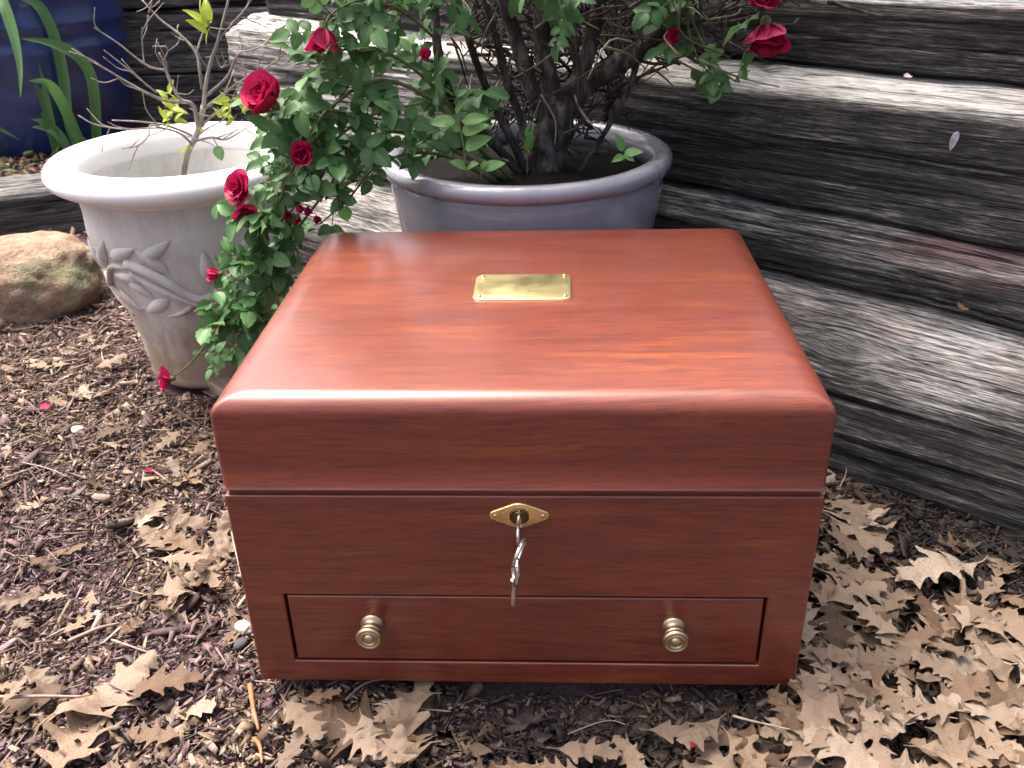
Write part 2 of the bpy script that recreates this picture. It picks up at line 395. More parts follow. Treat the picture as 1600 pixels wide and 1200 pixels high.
def wm(S, C, Z):
    P = wmap(S, C, Z); return P - np.array(wall.location)
nzb = lambda S, C, f=1.: vnoise(S * 2.3, C * 20, 0, 77) * f
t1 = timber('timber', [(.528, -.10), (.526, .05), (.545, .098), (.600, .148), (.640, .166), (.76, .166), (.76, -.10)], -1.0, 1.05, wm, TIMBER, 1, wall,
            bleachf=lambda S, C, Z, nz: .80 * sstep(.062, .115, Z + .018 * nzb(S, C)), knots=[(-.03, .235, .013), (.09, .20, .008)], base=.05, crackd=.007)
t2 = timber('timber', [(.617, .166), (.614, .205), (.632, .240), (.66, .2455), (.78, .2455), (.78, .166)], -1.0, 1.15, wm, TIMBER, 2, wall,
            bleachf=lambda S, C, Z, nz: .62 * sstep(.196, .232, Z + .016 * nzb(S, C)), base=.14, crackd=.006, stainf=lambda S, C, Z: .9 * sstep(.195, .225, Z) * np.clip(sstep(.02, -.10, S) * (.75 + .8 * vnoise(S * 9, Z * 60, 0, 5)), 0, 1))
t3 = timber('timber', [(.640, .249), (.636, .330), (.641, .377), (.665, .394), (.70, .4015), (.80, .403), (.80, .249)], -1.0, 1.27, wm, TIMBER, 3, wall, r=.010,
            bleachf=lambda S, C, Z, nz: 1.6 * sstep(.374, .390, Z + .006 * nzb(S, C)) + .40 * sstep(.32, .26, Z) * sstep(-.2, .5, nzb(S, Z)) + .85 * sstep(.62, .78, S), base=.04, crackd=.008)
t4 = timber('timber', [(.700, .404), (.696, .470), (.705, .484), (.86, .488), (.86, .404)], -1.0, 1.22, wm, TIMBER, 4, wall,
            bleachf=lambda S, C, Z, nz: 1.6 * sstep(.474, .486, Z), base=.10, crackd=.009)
# low timber on the left, in front of the terrace with the blue pot
ld = np.array([LOWT[1][0] - LOWT[0][0], LOWT[1][1] - LOWT[0][1]]); ll = np.linalg.norm(ld); ld /= ll; ln = np.array([-ld[1], ld[0]])
low = empty('low_edging_timber', (LOWT[0][0], LOWT[0][1], -.03))
tag(low, 'low grey edging timber behind the boulder and white planter', 'timber edging')
def lm(S, C, Z): return np.stack([S * ld[0] + C * ln[0], S * ld[1] + C * ln[1], Z + .03 * 0], -1)
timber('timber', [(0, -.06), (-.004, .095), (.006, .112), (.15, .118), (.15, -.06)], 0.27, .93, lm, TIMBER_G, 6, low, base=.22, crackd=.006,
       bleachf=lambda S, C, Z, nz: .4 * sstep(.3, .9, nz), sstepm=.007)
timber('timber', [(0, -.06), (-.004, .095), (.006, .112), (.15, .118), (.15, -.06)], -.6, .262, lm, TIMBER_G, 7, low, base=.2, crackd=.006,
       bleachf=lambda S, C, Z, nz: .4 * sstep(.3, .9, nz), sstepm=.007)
# back wall of grey boards far behind the small shrub
back = empty('rear_timber_wall', (-1.2, 1.98, .06))
tag(back, 'plain dark grey timber wall in the far background behind the blue pot', 'retaining wall')
def bmap(S, C, Z): return np.stack([S, C + .10 * S, Z], -1)
for kk, (z0, z1) in enumerate([(-.04, .125), (.13, .29), (.295, .45), (.455, .60)]):
    timber('timber', [(.002 * kk, z0), (0.002 * kk, z1), (.12, z1), (.12, z0)], -.55, 1.1, bmap, TIMBER_G, 30 + kk, back, base=.55 - .05 * kk, crackd=.005, step=.006, sstepm=.010, r=.008)

# ------------------------------------------------------------------ chest
chest = empty('mahogany_chest', (0, 0, 0))
tag(chest, 'glossy reddish mahogany chest with brass fittings standing on leaf litter', 'chest')
def bevelled(bm, name, mat, width, seg=2, parent=None, ang=40, sm=True):
    me = bpy.data.meshes.new(name); bm.to_mesh(me); bm.free(); me.materials.append(mat)
    o = link(name, me, parent); md = o.modifiers.new('bevel', 'BEVEL'); md.width = width; md.segments = seg; md.limit_method = 'ANGLE'; md.angle_limit = RAD(ang); md.harden_normals = False
    if sm: me.polygons.foreach_set('use_smooth', np.ones(len(me.polygons), bool)); sharp(me, ang); 
    return o
# case with the drawer opening
DX, DZ0, DZ1, DEP = .1975, .0225, .0962, .016
bm = bmesh.new()
xs, zs = [-BX, -DX, DX, BX], [0, DZ0, DZ1, BS - .0024]
g = [[bm.verts.new((x, 0, z)) for x in xs] for z in zs]
for a in range(3):
    for b in range(3):
        if (a, b) != (1, 1): bm.faces.new((g[a][b], g[a][b + 1], g[a + 1][b + 1], g[a + 1][b]))
h = [bm.verts.new((x, DEP, z)) for x, z in ((-DX, DZ0), (DX, DZ0), (DX, DZ1), (-DX, DZ1))]
q = [g[1][1], g[1][2], g[2][2], g[2][1]]
for k in range(4): bm.faces.new((q[k], q[(k + 1) % 4], h[(k + 1) % 4], h[k]))
bm.faces.new(h)
bk = [[bm.verts.new((x, BD, z)) for x in xs] for z in zs]
for a in range(3):
    for b in range(3): bm.faces.new((bk[a][b], bk[a + 1][b], bk[a + 1][b + 1], bk[a][b + 1]))
    bm.faces.new((g[a][0], g[a + 1][0], bk[a + 1][0], bk[a][0])); bm.faces.new((g[a][3], bk[a][3], bk[a + 1][3], g[a + 1][3]))
for b in range(3):
    bm.faces.new((g[0][b], bk[0][b], bk[0][b + 1], g[0][b + 1])); bm.faces.new((g[3][b], g[3][b + 1], bk[3][b + 1], bk[3][b]))
bmesh.ops.recalc_face_normals(bm, faces=bm.faces)
case = bevelled(bm, 'case', MAH, .0015, 3, chest)
# thin shadow bead between case and lid
bm = bmesh.new(); bmesh.ops.create_cube(bm, size=1)
bmesh.ops.scale(bm, vec=(BX * 2 - .006, BD - .006, .006), verts=bm.verts); bmesh.ops.translate(bm, vec=(0, BD / 2, BS), verts=bm.verts)
bevelled(bm, 'lid_seam', MAH, .0005, 1, chest)
# lid: rounded on all four sides with mitred corners
def rrect(hx, y0, y1, z, rc, n=5):
    out = []
    for cx, cy, a0 in ((hx - rc, y0 + rc, -90), (hx - rc, y1 - rc, 0), (-hx + rc, y1 - rc, 90), (-hx + rc, y0 + rc, 180)):
        for a in np.linspace(a0, a0 + 90, n): out.append((cx + rc * math.cos(RAD(a)), cy + rc * math.sin(RAD(a)), z))
    return out
rings = [(.0030, BS + .0024), (.0002, BS + .0025), (-.0009, BS + .0031), (-.0012, BS + .0038), (-.0006, BS + .0050), (0, BS + .0058), (0, BS + .03), (0, BH - BR - .012), (.0003, BH - BR - .002)]
for a in np.linspace(0, 90, 15)[1:]: rings.append((1 - math.cos(RAD(a)), BH - BR + BR * math.sin(RAD(a)) - .0002))
rings += [(.075, BH), (.12, BH + .0003), (.165, BH + .0004)]
Vl = []; k = 20
for qi, (ins, z) in enumerate(rings):
    if 8 <= qi < 8 + 1 + 14 and z > BH - BR - .001: Vl += rrect(BX - ins * BAX - .0003, ins * BA + .0003, BD - ins * BA - .0003, z, .0045)
    else: Vl += rrect(BX - ins, ins, BD - ins, z, .0045 if ins < .05 else .003)
Fl = [(i * k + j, i * k + (j + 1) % k, (i + 1) * k + (j + 1) % k, (i + 1) * k + j) for i in range(len(rings) - 1) for j in range(k)]
Fl.append(tuple(range(k))[::-1]); Fl.append(tuple((len(rings) - 1) * k + j for j in range(k)))
lid = link('lid', sharp(mesh('lid', Vl, Fl, MAH), 42), chest)
# drawer front with bevelled frame
g_ = .0022
bm = bmesh.new()
def ringv(bm, hx, z0, z1, y): return [bm.verts.new(p) for p in ((-hx, y, z0), (hx, y, z0), (hx, y, z1), (-hx, y, z1))]
L = [ringv(bm, DX - g_, DZ0 + g_, DZ1 - g_, .0150), ringv(bm, DX - g_, DZ0 + g_, DZ1 - g_, .0022), ringv(bm, DX - g_ - .0012, DZ0 + g_ + .0012, DZ1 - g_ - .0012, .0010)]
for a, b in zip(L, L[1:]):
    for k_ in range(4): bm.faces.new((a[k_], a[(k_ + 1) % 4], b[(k_ + 1) % 4], b[k_]))
bm.faces.new(L[-1]); bm.faces.new(L[0][::-1]); bmesh.ops.recalc_face_normals(bm, faces=bm.faces)
drawer = bevelled(bm, 'drawer', MAH, .0004, 1, chest, 25)
# turned knobs (axis along -Y)
kp = [(0, 0), (.0098, 0), (.0104, .0010), (.0104, .0022), (.0090, .0036), (.0074, .0044), (.0066, .0062), (.0062, .0085), (.0072, .0104), (.0090, .0116), (.0094, .0128), (.0086, .0140),
      (.0098, .0152), (.0112, .0166), (.0116, .0184), (.0112, .0200), (.0101, .0210), (.0092, .0206), (.0086, .0200), (.0080, .0200), (.0074, .0207), (.0066, .0210), (.0059, .0205), (.0054, .0198), (.0047, .0198), (.0041, .0208), (.0030, .0218), (.0016, .0223), (.0002, .0224)]
Vk, Fk = lathe(kp, 40); Vk = np.stack([Vk[:, 0], -Vk[:, 2], Vk[:, 1]], -1); kme = mesh('knob', Vk * .95, [f[::-1] for f in Fk], BRASS_OLD); sharp(kme, 50)
for sx in (-.1262, .1238): link('knob', kme, drawer, (sx, .0010, .0655))
# name plate on the lid
pl = []
PX0, PX1, PY0, PY1, prc = -.0470, .0425, .1790, .2405, .0085
def plate_ring(ins, z): return [(x * 1 + (PX0 + PX1) / 2, y + (PY0 + PY1) / 2, z) for x, y, _ in rrect((PX1 - PX0) / 2 - ins, -(PY1 - PY0) / 2 + ins, (PY1 - PY0) / 2 - ins, 0, prc - ins, 7)]
for ins, z in ((0, BH - .001), (0, BH + .0010), (.0004, BH + .0016), (.0012, BH + .0019)): pl += plate_ring(ins, z)
k = 28; Fp = [(i * k + j, i * k + (j + 1) % k, (i + 1) * k + (j + 1) % k, (i + 1) * k + j) for i in range(3) for j in range(k)]; Fp.append(tuple(3 * k + j for j in range(k)))
mplate = Mt('brass_plate'); cc = mplate.coord('Object', (40, 700, 1)); br = mplate.noise(cc, 1., 3); cl = mplate.noise(mplate.coord('Object'), 45, 4)
mplate.p(Base__Color=mplate.mix(mplate.ramp(cl, [(.4, 0.), (.75, .6)]), (.88, .72, .36), (.70, .66, .36)), Metallic=1., Roughness=mplate.ramp(cl, [(.3, .26), (.7, .42)])); mplate.bump(br, .12, .0004)
plate = link('name_plate', sharp(mesh('name_plate', pl, Fp, mplate.m), 40), lid)
Vp, Fpp = lathe([(0.0, .0016), (.0001, .0016), (.0012, .0013), (.0018, .0004), (.0019, 0)], 14); pme = mesh('pin', Vp, Fpp, BRASS_OLD)
for sx in (PX0 + .0062, PX1 - .0062):
    for sy in (PY0 + .0062, PY1 - .0062): link('pin', pme, lid, (sx, sy, BH + .0019))
# escutcheon
ex, ez = -.0010, .1778
out = []
A = .0222; B = .0113
for tip, r in (((A - .0035, 0), .0036), ((0, B - .0020), .0052), ((-A + .0035, 0), .0036), ((0, -B + .0020), .0052)): pass
ctrl = np.array([(A + .001, -.0028), (A + .001, .0028), (.0035, B), (-.0035, B), (-A - .001, .0028), (-A - .001, -.0028), (-.0035, -B), (.0035, -B)])
prof, _ = rounded(ctrl, .0045, .0012); k = len(prof)
Ve = []; Fe = []
for ins, y in ((1.0, .0008), (1.0, -.0012), (.975, -.0018), (.94, -.0020)): Ve += [(p[0] * ins + ex, y, p[1] * ins + ez) for p in prof]
Fe = [(i * k + j, i * k + (j + 1) % k, (i + 1) * k + (j + 1) % k, (i + 1) * k + j) for i in range(3) for j in range(k)]; Fe.append(tuple(3 * k + j for j in range(k)))
me = mesh('escutcheon', Ve, Fe, BRASS); bm = bmesh.new(); bm.from_mesh(me); bmesh.ops.recalc_face_normals(bm, faces=bm.faces); bm.to_mesh(me); bm.free()
esc = link('escutcheon', sharp(me, 40), case)
Vc, Fc_ = lathe([(.0076, 0), (.0076, .0012), (.0068, .0018), (.0062, .0010), (.0055, .0010), (.0050, .0020), (.0040, .0024), (.0030, .0018), (.0001, .0016)], 36)
Vc = np.stack([Vc[:, 0], -Vc[:, 2], Vc[:, 1]], -1); cyl = link('lock_cylinder', sharp(mesh('lock_cylinder', Vc, [f[::-1] for f in Fc_], LOCKDARK), 40), case, (ex, -.0018, ez))
Vs_, Fs_ = lathe([(.0018, 0), (.0016, .0006), (.0010, .0010), (.0001, .0011)], 14); Vs_ = np.stack([Vs_[:, 0], -Vs_[:, 2], Vs_[:, 1]], -1); sme = mesh('screw', Vs_, [f[::-1] for f in Fs_], BRASS_OLD)
for sx in (-.0185, .0185): link('screw', sme, case, (ex + sx, -.0019, ez))
# bronze ring on the cylinder mouth
# keys and ring
def torus(R, r, seg=36, sub=8, squash=1.):
    a = np.linspace(0, 2 * math.pi, seg, endpoint=False); P = np.stack([R * np.cos(a), 0 * a, R * squash * np.sin(a)], -1); V = []
    for i in range(seg):
        rad = np.array([math.cos(a[i]), 0, math.sin(a[i])])
        for k in range(sub):
            b = 2 * math.pi * k / sub; V.append(P[i] + r * (rad * math.cos(b) + np.array([0, 1, 0]) * math.sin(b)))
    return np.array(V), [(i * sub + k, i * sub + (k + 1) % sub, ((i + 1) % seg) * sub + (k + 1) % sub, ((i + 1) % seg) * sub + k) for i in range(seg) for k in range(sub)]
def key_mesh(name, mat):
    """bow: flattened ring in the YZ plane at origin; blade towards +Y; flat (thickness along X)"""
    G = Geo(); V, Fc = torus(.0064, .0019, 30, 8, 1.3); V = np.stack([V[:, 1] * .85, V[:, 2], V[:, 0]], -1); G.add(V, Fc)
    V, Fc = tube(spline([(0, .0070, 0), (0, .012, 0), (0, .026, 0)], 8), np.array([.0024, .0021, .0018, .0017, .0017, .0017, .0017, .0016]), 10); G.add(V, Fc)
    for y0, y1, hgt in ((.0195, .0212, .0046), (.0225, .0245, .0052)):
        bmv = [(x, y, z) for x in (-.0006, .0006) for y in (y0, y1) for z in (0, hgt)]
        G.add(bmv, [(0, 1, 3, 2), (4, 6, 7, 5), (0, 4, 5, 1), (2, 3, 7, 6), (0, 2, 6, 4), (1, 5, 7, 3)])
    return G.me(name, mat)
kme = key_mesh('key', STEEL); sharp(kme, 45)
key = link('key', kme, None, (ex, -.0220, ez - .0012), (RAD(10), 0, 0)); tag(key, 'small nickel key turned in the brass lock plate', 'key')
G = Geo()
a = np.linspace(0, 4 * math.pi, 70); P = np.stack([.0115 * np.cos(a), np.linspace(-.0009, .0009, 70), .0115 * np.sin(a)], -1); G.add(*tube(P, .0010, 7))
kr = link('key_ring', G.me('key_ring', STEEL), None, (ex + .0003, -.0235, ez - .0185), (RAD(14), RAD(10), RAD(76))); tag(kr, 'thin split ring hanging from the key in the lock', 'key ring')
k2 = link('key', kme, None, (ex - .0030, -.0215, ez - .0375), (RAD(-86), RAD(4), RAD(12)), 1.35); tag(k2, 'spare key hanging straight down from the split ring', 'key')

# ------------------------------------------------------------------ planters
def speckle(name, a, b, stain=None, rough=.7, bump=.15, sc=160, spec=.4):
    m = Mt(name); c = m.coord('Object'); s1 = m.noise(c, sc, 5, .7); s2 = m.noise(c, 9, 4)
    col = m.mix(m.ramp(s2, [(.35, 0.), (.7, 1.)]), a, b); col = m.mix(m.ramp(s1, [(.28, .4), (.42, 0.)]), col, tuple(x * .6 for x in b))
    if stain:
        z = m.n('ShaderNodeSeparateXYZ', Vector=m.n('ShaderNodeTexCoord').outputs['Object']).outputs[2]
        n2 = m.noise(m.coord('Object', (14, 14, 5)), 1., 5, .65)
        f = m.math('ADD', m.math('MULTIPLY', z, -stain[1]), m.math('MULTIPLY', n2, 1.3)); col = m.mix(m.ramp(f, [(stain[2], 0.), (stain[2] + .35, .85)]), col, stain[0])
    if stain:
        g1 = m.noise(m.coord('Object', (22, 22, 9)), 1., 6, .7); col = m.mix(m.ramp(g1, [(.47, 0.), (.68, .55)]), col, (.36, .345, .31))
    m.p(Base__Color=col, Roughness=rough, Specular__IOR__Level=spec); m.bump(s1, bump, .0015); return m.m
WSTONE = speckle('pale_stone', (.66, .65, .615), (.54, .53, .495), ((.24, .145, .072), 3.2, .10), .85)
WRIM = speckle('white_rim_stone', (.88, .87, .86), (.82, .81, .80), None, .6)
PZ = -.030
wp = np.array([-.478, .660, -.014]); wpo = empty('white_planter', wp); tag(wpo, 'round white stone planter with broad rolled rim and branch relief', 'planter')
def body_r(z): return np.interp(z, [0, .006, .012, .07, .14, .19, .225, .255, .285, .31], [.096, .101, .100, .107, .122, .136, .143, .142, .146, .148])
zz = np.linspace(0, .292, 44); prof = [(0.0001, 0.0)] + [(float(body_r(z)), z) for z in zz]
prof += [(.136, .292), (.128, .25), (.115, .19), (.0001, .185)]
V, Fc = lathe(prof, 120); link('body', sharp(mesh('body', V, Fc, WSTONE), 60), wpo)
rp = [(.157 + .0225 * math.cos(RAD(a)), .304 + .0175 * math.sin(RAD(a))) for a in np.linspace(-110, 120, 22)] + [(.1395, .314), (.1365, .304), (.1350, .290), (.1340, .275), (.141, .275), (.148, .280)]
V, Fc = lathe(rp, 128, closed=True); link('rim', mesh('rim', V, Fc, WRIM), wpo)
V, Fc = lathe([(.0001, .232), (.06, .230), (.10, .228), (.1235, .226), (.122, .19), (.0001, .19)], 60)
V[:, 2] += .004 * fbm(V[:, 0] * 60, V[:, 1] * 60, 0, 3, 3); link('soil', mesh('soil', V, Fc, SOIL), wpo)
# relief: branches with leaves round the body (each spray a part)
def on_body(th, z, lift=0.): r = body_r(z) + lift; return np.array([r * math.cos(th), r * math.sin(th), z])
def spray(th0, sg, seed):
    rs = random.Random(seed); G = Geo()
    def br(pts, r0, r1): 
        P = spline([on_body(th0 + sg * t, z, -.0012 + l) for t, z, l in pts], 26); G.add(*tube(P, np.linspace(r0, r1, 26), 8))
    br([(-.62, .205, .001), (-.30, .186, .003), (0, .150, .004), (.25, .160, .003), (.55, .192, .002), (.80, .196, 0)], .0085, .0036)
    br([(-.62, .190, .0), (-.35, .168, .003), (-.05, .146, .006), (.2, .128, .003), (.45, .112, .0)], .0066, .0028)
    br([(0, .150, .004), (-.16, .132, .003), (-.38, .122, .0)], .0056, .0020)
    br([(.02, .15, .004), (.22, .148, .003), (.52, .135, .001), (.75, .13, 0)], .0050, .0020)
    for t, z, an, s in ((-.45, .206, .6, 1.), (-.2, .192, 2.4, .9), (.33, .183, .9, 1.1), (.6, .205, .4, 1.), (.40, .150, -.5, .9), (-.3, .150, 3.6, 1.), (.15, .17, 1.6, .9), (-.55, .178, 3.1, .9), (.68, .18, -.6, .9)):
        n = 7; Vv = []
        for i in range(n):
            u = i / (n - 1); wd = .0100 * s * math.sin(math.pi * min(u ** .8 * .96 + .03, 1)) ** .9
            for v in (-1, -.5, 0, .5, 1):
                du = u * .056 * s; dv = v * wd
                tt = (du * math.cos(an) - dv * math.sin(an)) / .14; dz = du * math.sin(an) + dv * math.cos(an)
                Vv.append(on_body(th0 + sg * (t + tt), z + dz, .0008 + .0070 * (1 - v * v) * math.sin(math.pi * (u * .9 + .05)) - (.0016 if v == 0 else 0)))
        G.add(Vv, [(i * 5 + j, i * 5 + j + 1, (i + 1) * 5 + j + 1, (i + 1) * 5 + j) for i in range(n - 1) for j in range(4)])
    return G
for th, sg, sd in ((-2.75, 1, 1), (-1.32, 1, 2), (.15, 1, 3), (1.7, 1, 4)):
    link('relief_branch', spray(th, sg, sd).me('relief_branch', WSTONE), wpo)

# grey glazed planter behind the chest
m = Mt('grey_blue_glaze'); c = m.coord('Object'); n1 = m.noise(m.coord('Object', (1, 1, .35)), 16, 3, .5); n2 = m.noise(c, 420, 2)
col = m.mix(m.ramp(n1, [(.35, 0.), (.7, 1.)]), (.215, .216, .258), (.265, .266, .310)); col = m.mix(m.ramp(n2, [(.3, .22), (.40, 0.)]), col, (.07, .068, .08))
m.p(Base__Color=col, Roughness=m.ramp(n1, [(.3, .22), (.7, .36)]), Coat__Weight=.9, Coat__Roughness=.10); m.bump(n2, .03, .001); GLAZE = m.m
gp = np.array([-.008, .568, -.038]); gpo = empty('glazed_planter', gp); tag(gpo, 'large round grey blue glazed planter directly behind the chest', 'planter')
H2 = .345; R2 = .189
V, Fc = lathe([(.0001, 0), (.112, 0), (.118, .004), (.130, .06), (.146, .16), (.158, .24), (.166, .295), (.1695, .322), (.1690, .332), (.1670, .338), (.156, .338), (.150, .30), (.140, .24), (.0001, .24)], 128)
link('body', sharp(mesh('body', V, Fc, GLAZE), 60), gpo)
rp = arc(.1695, .3495, .0110, -95, 95, 12) + [(.160, .3590), (.1565, .354), (.154, .344), (.1525, .330), (.159, .330)]
V, Fc = lathe(rp, 128, closed=True); link('rim', mesh('rim', V, Fc, GLAZE), gpo)
V, Fc = lathe([(.0001, .336), (.05, .336), (.11, .333), (.1545, .330), (.150, .31), (.0001, .31)], 72)
V[:, 2] += .006 * fbm(V[:, 0] * 40, V[:, 1] * 40, 0, 5, 3); link('soil', mesh('soil', V, Fc, SOIL), gpo)
SOILZ = gp[2] + .334

# cobalt pot at the top left
m = Mt('cobalt_glaze'); c = m.coord('Object'); n1 = m.noise(m.coord('Object', (6, 6, 14)), 1., 4)
m.p(Base__Color=m.ramp(n1, [(.3, (.008, .014, .062)), (.7, (.020, .042, .17))]), Roughness=.3, Coat__Weight=.3, Coat__Roughness=.15); COBALT = m.m
bp = np.array([-1.275, 1.80, .058]); bpo = empty('cobalt_planter', bp); tag(bpo, 'tall cobalt blue glazed pot at the far left behind strap leaves', 'planter')
prof = [(.0001, 0), (.185, 0), (.195, .01), (.212, .09), (.222, .17), (.226, .23), (.231, .238), (.231, .250), (.226, .258), (.228, .285), (.233, .293), (.233, .306), (.228, .314), (.231, .40), (.245, .412), (.248, .43), (.24, .445), (.215, .44), (.21, .36), (.0001, .36)]
V, Fc = lathe(prof, 110); link('body', sharp(mesh('body', V, Fc, COBALT), 50), bpo)
V, Fc = lathe([(.0001, .375), (.212, .372), (.21, .33), (.0001, .33)], 48); link('soil', mesh('soil', V, Fc, SOIL), bpo)

# ------------------------------------------------------------------ leaves: shared meshes
def leaf_mesh(name, L, W, mat, fold=.25, curl=.25, droop=.2, nu=8, tip=1.3, seed=0, serr=0., widest=.42):
    rs = np.random.default_rng(seed); V = []; UV = []; vs_ = (-1, -.55, 0, .55, 1); tw = rs.normal() * .25
    for i in range(nu + 1):
        u = i / nu; wd = W * .5 * (u / widest) ** .62 * math.exp(.62 * (1 - u / widest)) if u < widest else W * .5 * max(0, (1 - ((u - widest) / (1 - widest)) ** tip)) ** .75
        wd = max(wd, .0004); wd *= 1 + serr * (1 if i % 2 else -1) * (0 < u < .97)
        for v in vs_:
            x = u * L; y = v * wd; z = fold * abs(y) * 1.0 - droop * L * u * u + curl * W * .25 * math.sin(v * 2.2 + u * 3 + seed) * .5
            ca = tw * u; V.append((x, y * math.cos(ca) - z * math.sin(ca) * .3, z + y * math.sin(ca))); UV.append((u, v))
    k = 5; Fc = [(i * k + j, (i + 1) * k + j, (i + 1) * k + j + 1, i * k + j + 1) for i in range(nu) for j in range(4)]
    return mesh(name, V, Fc, mat, uv=UV)
def frame(dirv, normal):
    x = Vector(dirv).normalized(); z = Vector(normal); z = z - x * z.dot(x)
    if z.length < 1e-4: z = x.orthogonal()
    z.normalize(); y = z.cross(x); return Matrix((x, y, z)).transposed()
def place_leaf(name, me, parent, P, dirv, normal, s=1.):
    o = bpy.data.objects.new(name, me); COL.objects.link(o); o.parent = parent
    R = frame(dirv, normal).to_4x4(); loc = Vector(P) - (parent.location if parent else Vector())
    o.matrix_local = Matrix.Translation(loc) @ R @ Matrix.Scale(s, 4); return o

# ------------------------------------------------------------------ rose bush
BARK = mat_plain('rose_bark', [(.3, (.009, .008, .0075)), (.5, (.050, .045, .041)), (.72, (.20, .185, .17))], 75, .92, 1., .012, .2, 6, (1, 1, .35))
CANE = mat_plain('green_cane', [(.3, (.05, .06, .02)), (.6, (.11, .13, .045)), (.8, (.20, .19, .09))], 70, .6, .3)
rose = empty('rose_bush', (gp[0] + .02, gp[1], SOILZ)); tag(rose, 'climbing rose bush with crimson blooms spilling over the grey glazed planter', 'rose bush')
RO = np.array(rose.location)
def stem(name, pts, r0, r1, mat, parent=rose, n=24, seg=8, rough=.12, seed=0, O=None, rf=70):
    P = spline(np.array([at(*q) if not hasattr(q, 'shape') else q for q in pts]), n) - (RO if O is None else O)
    t = np.linspace(0, 1, n); V, Fc = tube(P, r0 * (1 - t) + r1 * t, seg, rough, seed, rf); return link(name, mesh(name, V, Fc, mat), parent), P + (RO if O is None else O)
stem('trunk', [(838, 300, .56), (848, 255, .56), (858, 215, .56), (872, 175, .565), (890, 145, .57)], .0255, .0195, BARK, n=60, seg=44, rough=.6, seed=3, rf=85)
LIMBS = [([(868, 190, .565), (898, 148, .57), (935, 118, .575), (985, 88, .58), (1045, 40, .59), (1080, -20, .60)], .0165, .007),
         ([(862, 190, .562), (862, 140, .565), (850, 90, .57), (846, 40, .57), (850, -60, .57)], .0125, .008),
         ([(858, 200, .56), (835, 150, .555), (818, 100, .55), (800, 40, .55), (770, -50, .55)], .0105, .007),
         ([(866, 180, .566), (905, 120, .575), (925, 60, .58), (940, -40, .59)], .013, .007),
         ([(845, 260, .56), (815, 190, .545), (790, 120, .54), (772, 50, .535), (745, -40, .53)], .006, .004),
         ([(826, 278, .55), (805, 230, .54), (775, 170, .53), (745, 100, .52), (720, 20, .51), (700, -60, .50)], .0052, .004),
         ([(820, 280, .55), (772, 225, .53), (716, 170, .51), (688, 100, .49), (680, 20, .48), (676, -60, .48)], .0060, .0045),
         ([(900, 275, .55), (955, 190, .57), (990, 120, .58), (1010, 40, .59), (1030, -40, .60)], .0035, .0025),
         ([(880, 140, .57), (960, 95, .575), (1040, 60, .575), (1110, 25, .57), (1150, 5, .56)], .0035, .002),
         ([(870, 275, .55), (900, 200, .58), (960, 140, .60), (1060, 95, .60)], .003, .0015),
         ([(1040, 45, .59), (1090, 40, .57), (1140, 34, .55), (1180, 25, .54)], .0025, .0016),
         ([(830, 120, .55), (790, 80, .54), (750, 70, .53), (730, 60, .52)], .003, .0015),
         ([(910, 115, .575), (890, 60, .57), (880, 10, .56)], .003, .002),
         ([(985, 90, .58), (1030, 100, .57), (1070, 85, .56), (1140, 52, .55)], .0024, .0012)]
for i, (pts, a, b) in enumerate(LIMBS): stem('branch', pts, a, b, BARK, n=40, seg=14, rough=.28, seed=20 + i, rf=110)
CANES = [  # arching green canes that carry the leaves (pixel, pixel, depth)
    [(800, 282, .52), (735, 215, .49), (665, 150, .455), (590, 125, .43), (520, 165, .405), (470, 235, .39), (430, 330, .38), (385, 430, .375), (345, 500, .38), (305, 560, .39), (272, 588, .40)],
    [(790, 282, .52), (700, 230, .48), (620, 205, .45), (555, 230, .425), (515, 290, .41), (470, 350, .40), (425, 410, .395), (395, 480, .39), (370, 540, .385)],
    [(780, 280, .52), (690, 150, .48), (610, 85, .45), (545, 75, .43), (490, 110, .41), (440, 165, .40), (412, 185, .395)],
    [(770, 282, .51), (700, 245, .48), (640, 240, .455), (585, 262, .43), (545, 310, .415), (500, 350, .41)],
    [(680, 60, .48), (630, 20, .46), (570, 0, .44), (520, 20, .43), (505, 48, .42)],
    [(560, 110, .43), (505, 190, .41), (450, 260, .40), (400, 290, .395), (378, 300, .39)],
    [(660, 160, .45), (560, 190, .42), (480, 270, .40), (455, 330, .39), (400, 345, .385)],
    [(450, 370, .385), (405, 400, .38), (360, 420, .375), (342, 426, .375)],
    [(425, 440, .38), (395, 470, .378), (360, 492, .376), (342, 500, .375)],
    [(676, 20, .48), (700, -60, .46), (640, -40, .44), (600, 10, .43)],
    [(850, -60, .57), (850, -30, .50), (870, -10, .46), (880, 30, .45)],
    [(1080, -20, .60), (1075, 40, .56), (1090, 90, .54), (1110, 115, .53)],
    [(1030, -60, .59), (1040, -30, .55), (1045, 5, .53)],
    [(775, 284, .54), (745, 205, .53), (705, 140, .515), (655, 95, .50)], [(440, 300, .40), (455, 380, .405), (425, 450, .40), (385, 520, .395), (350, 560, .39)],
    [(1075, 20, .57), (1105, 80, .55), (1130, 112, .54), (1150, 128, .53)],
    [(1090, -20, .58), (1140, -10, .55), (1180, 0, .53), (1195, 15, .52)]]
canes = []
for i, pts in enumerate(CANES): canes.append(stem('cane', pts, .0026 if i < 4 else .0017, .0009, CANE, n=36, seg=7, rough=.1, seed=60 + i)[1])
RL = [leaf_mesh('leaflet', .0265, .0185, ROSELEAF, .28, .5, .16, 9, 1.5, sd, .05) for sd in range(7)]
leaves = []      # (position, direction, normal, scale)
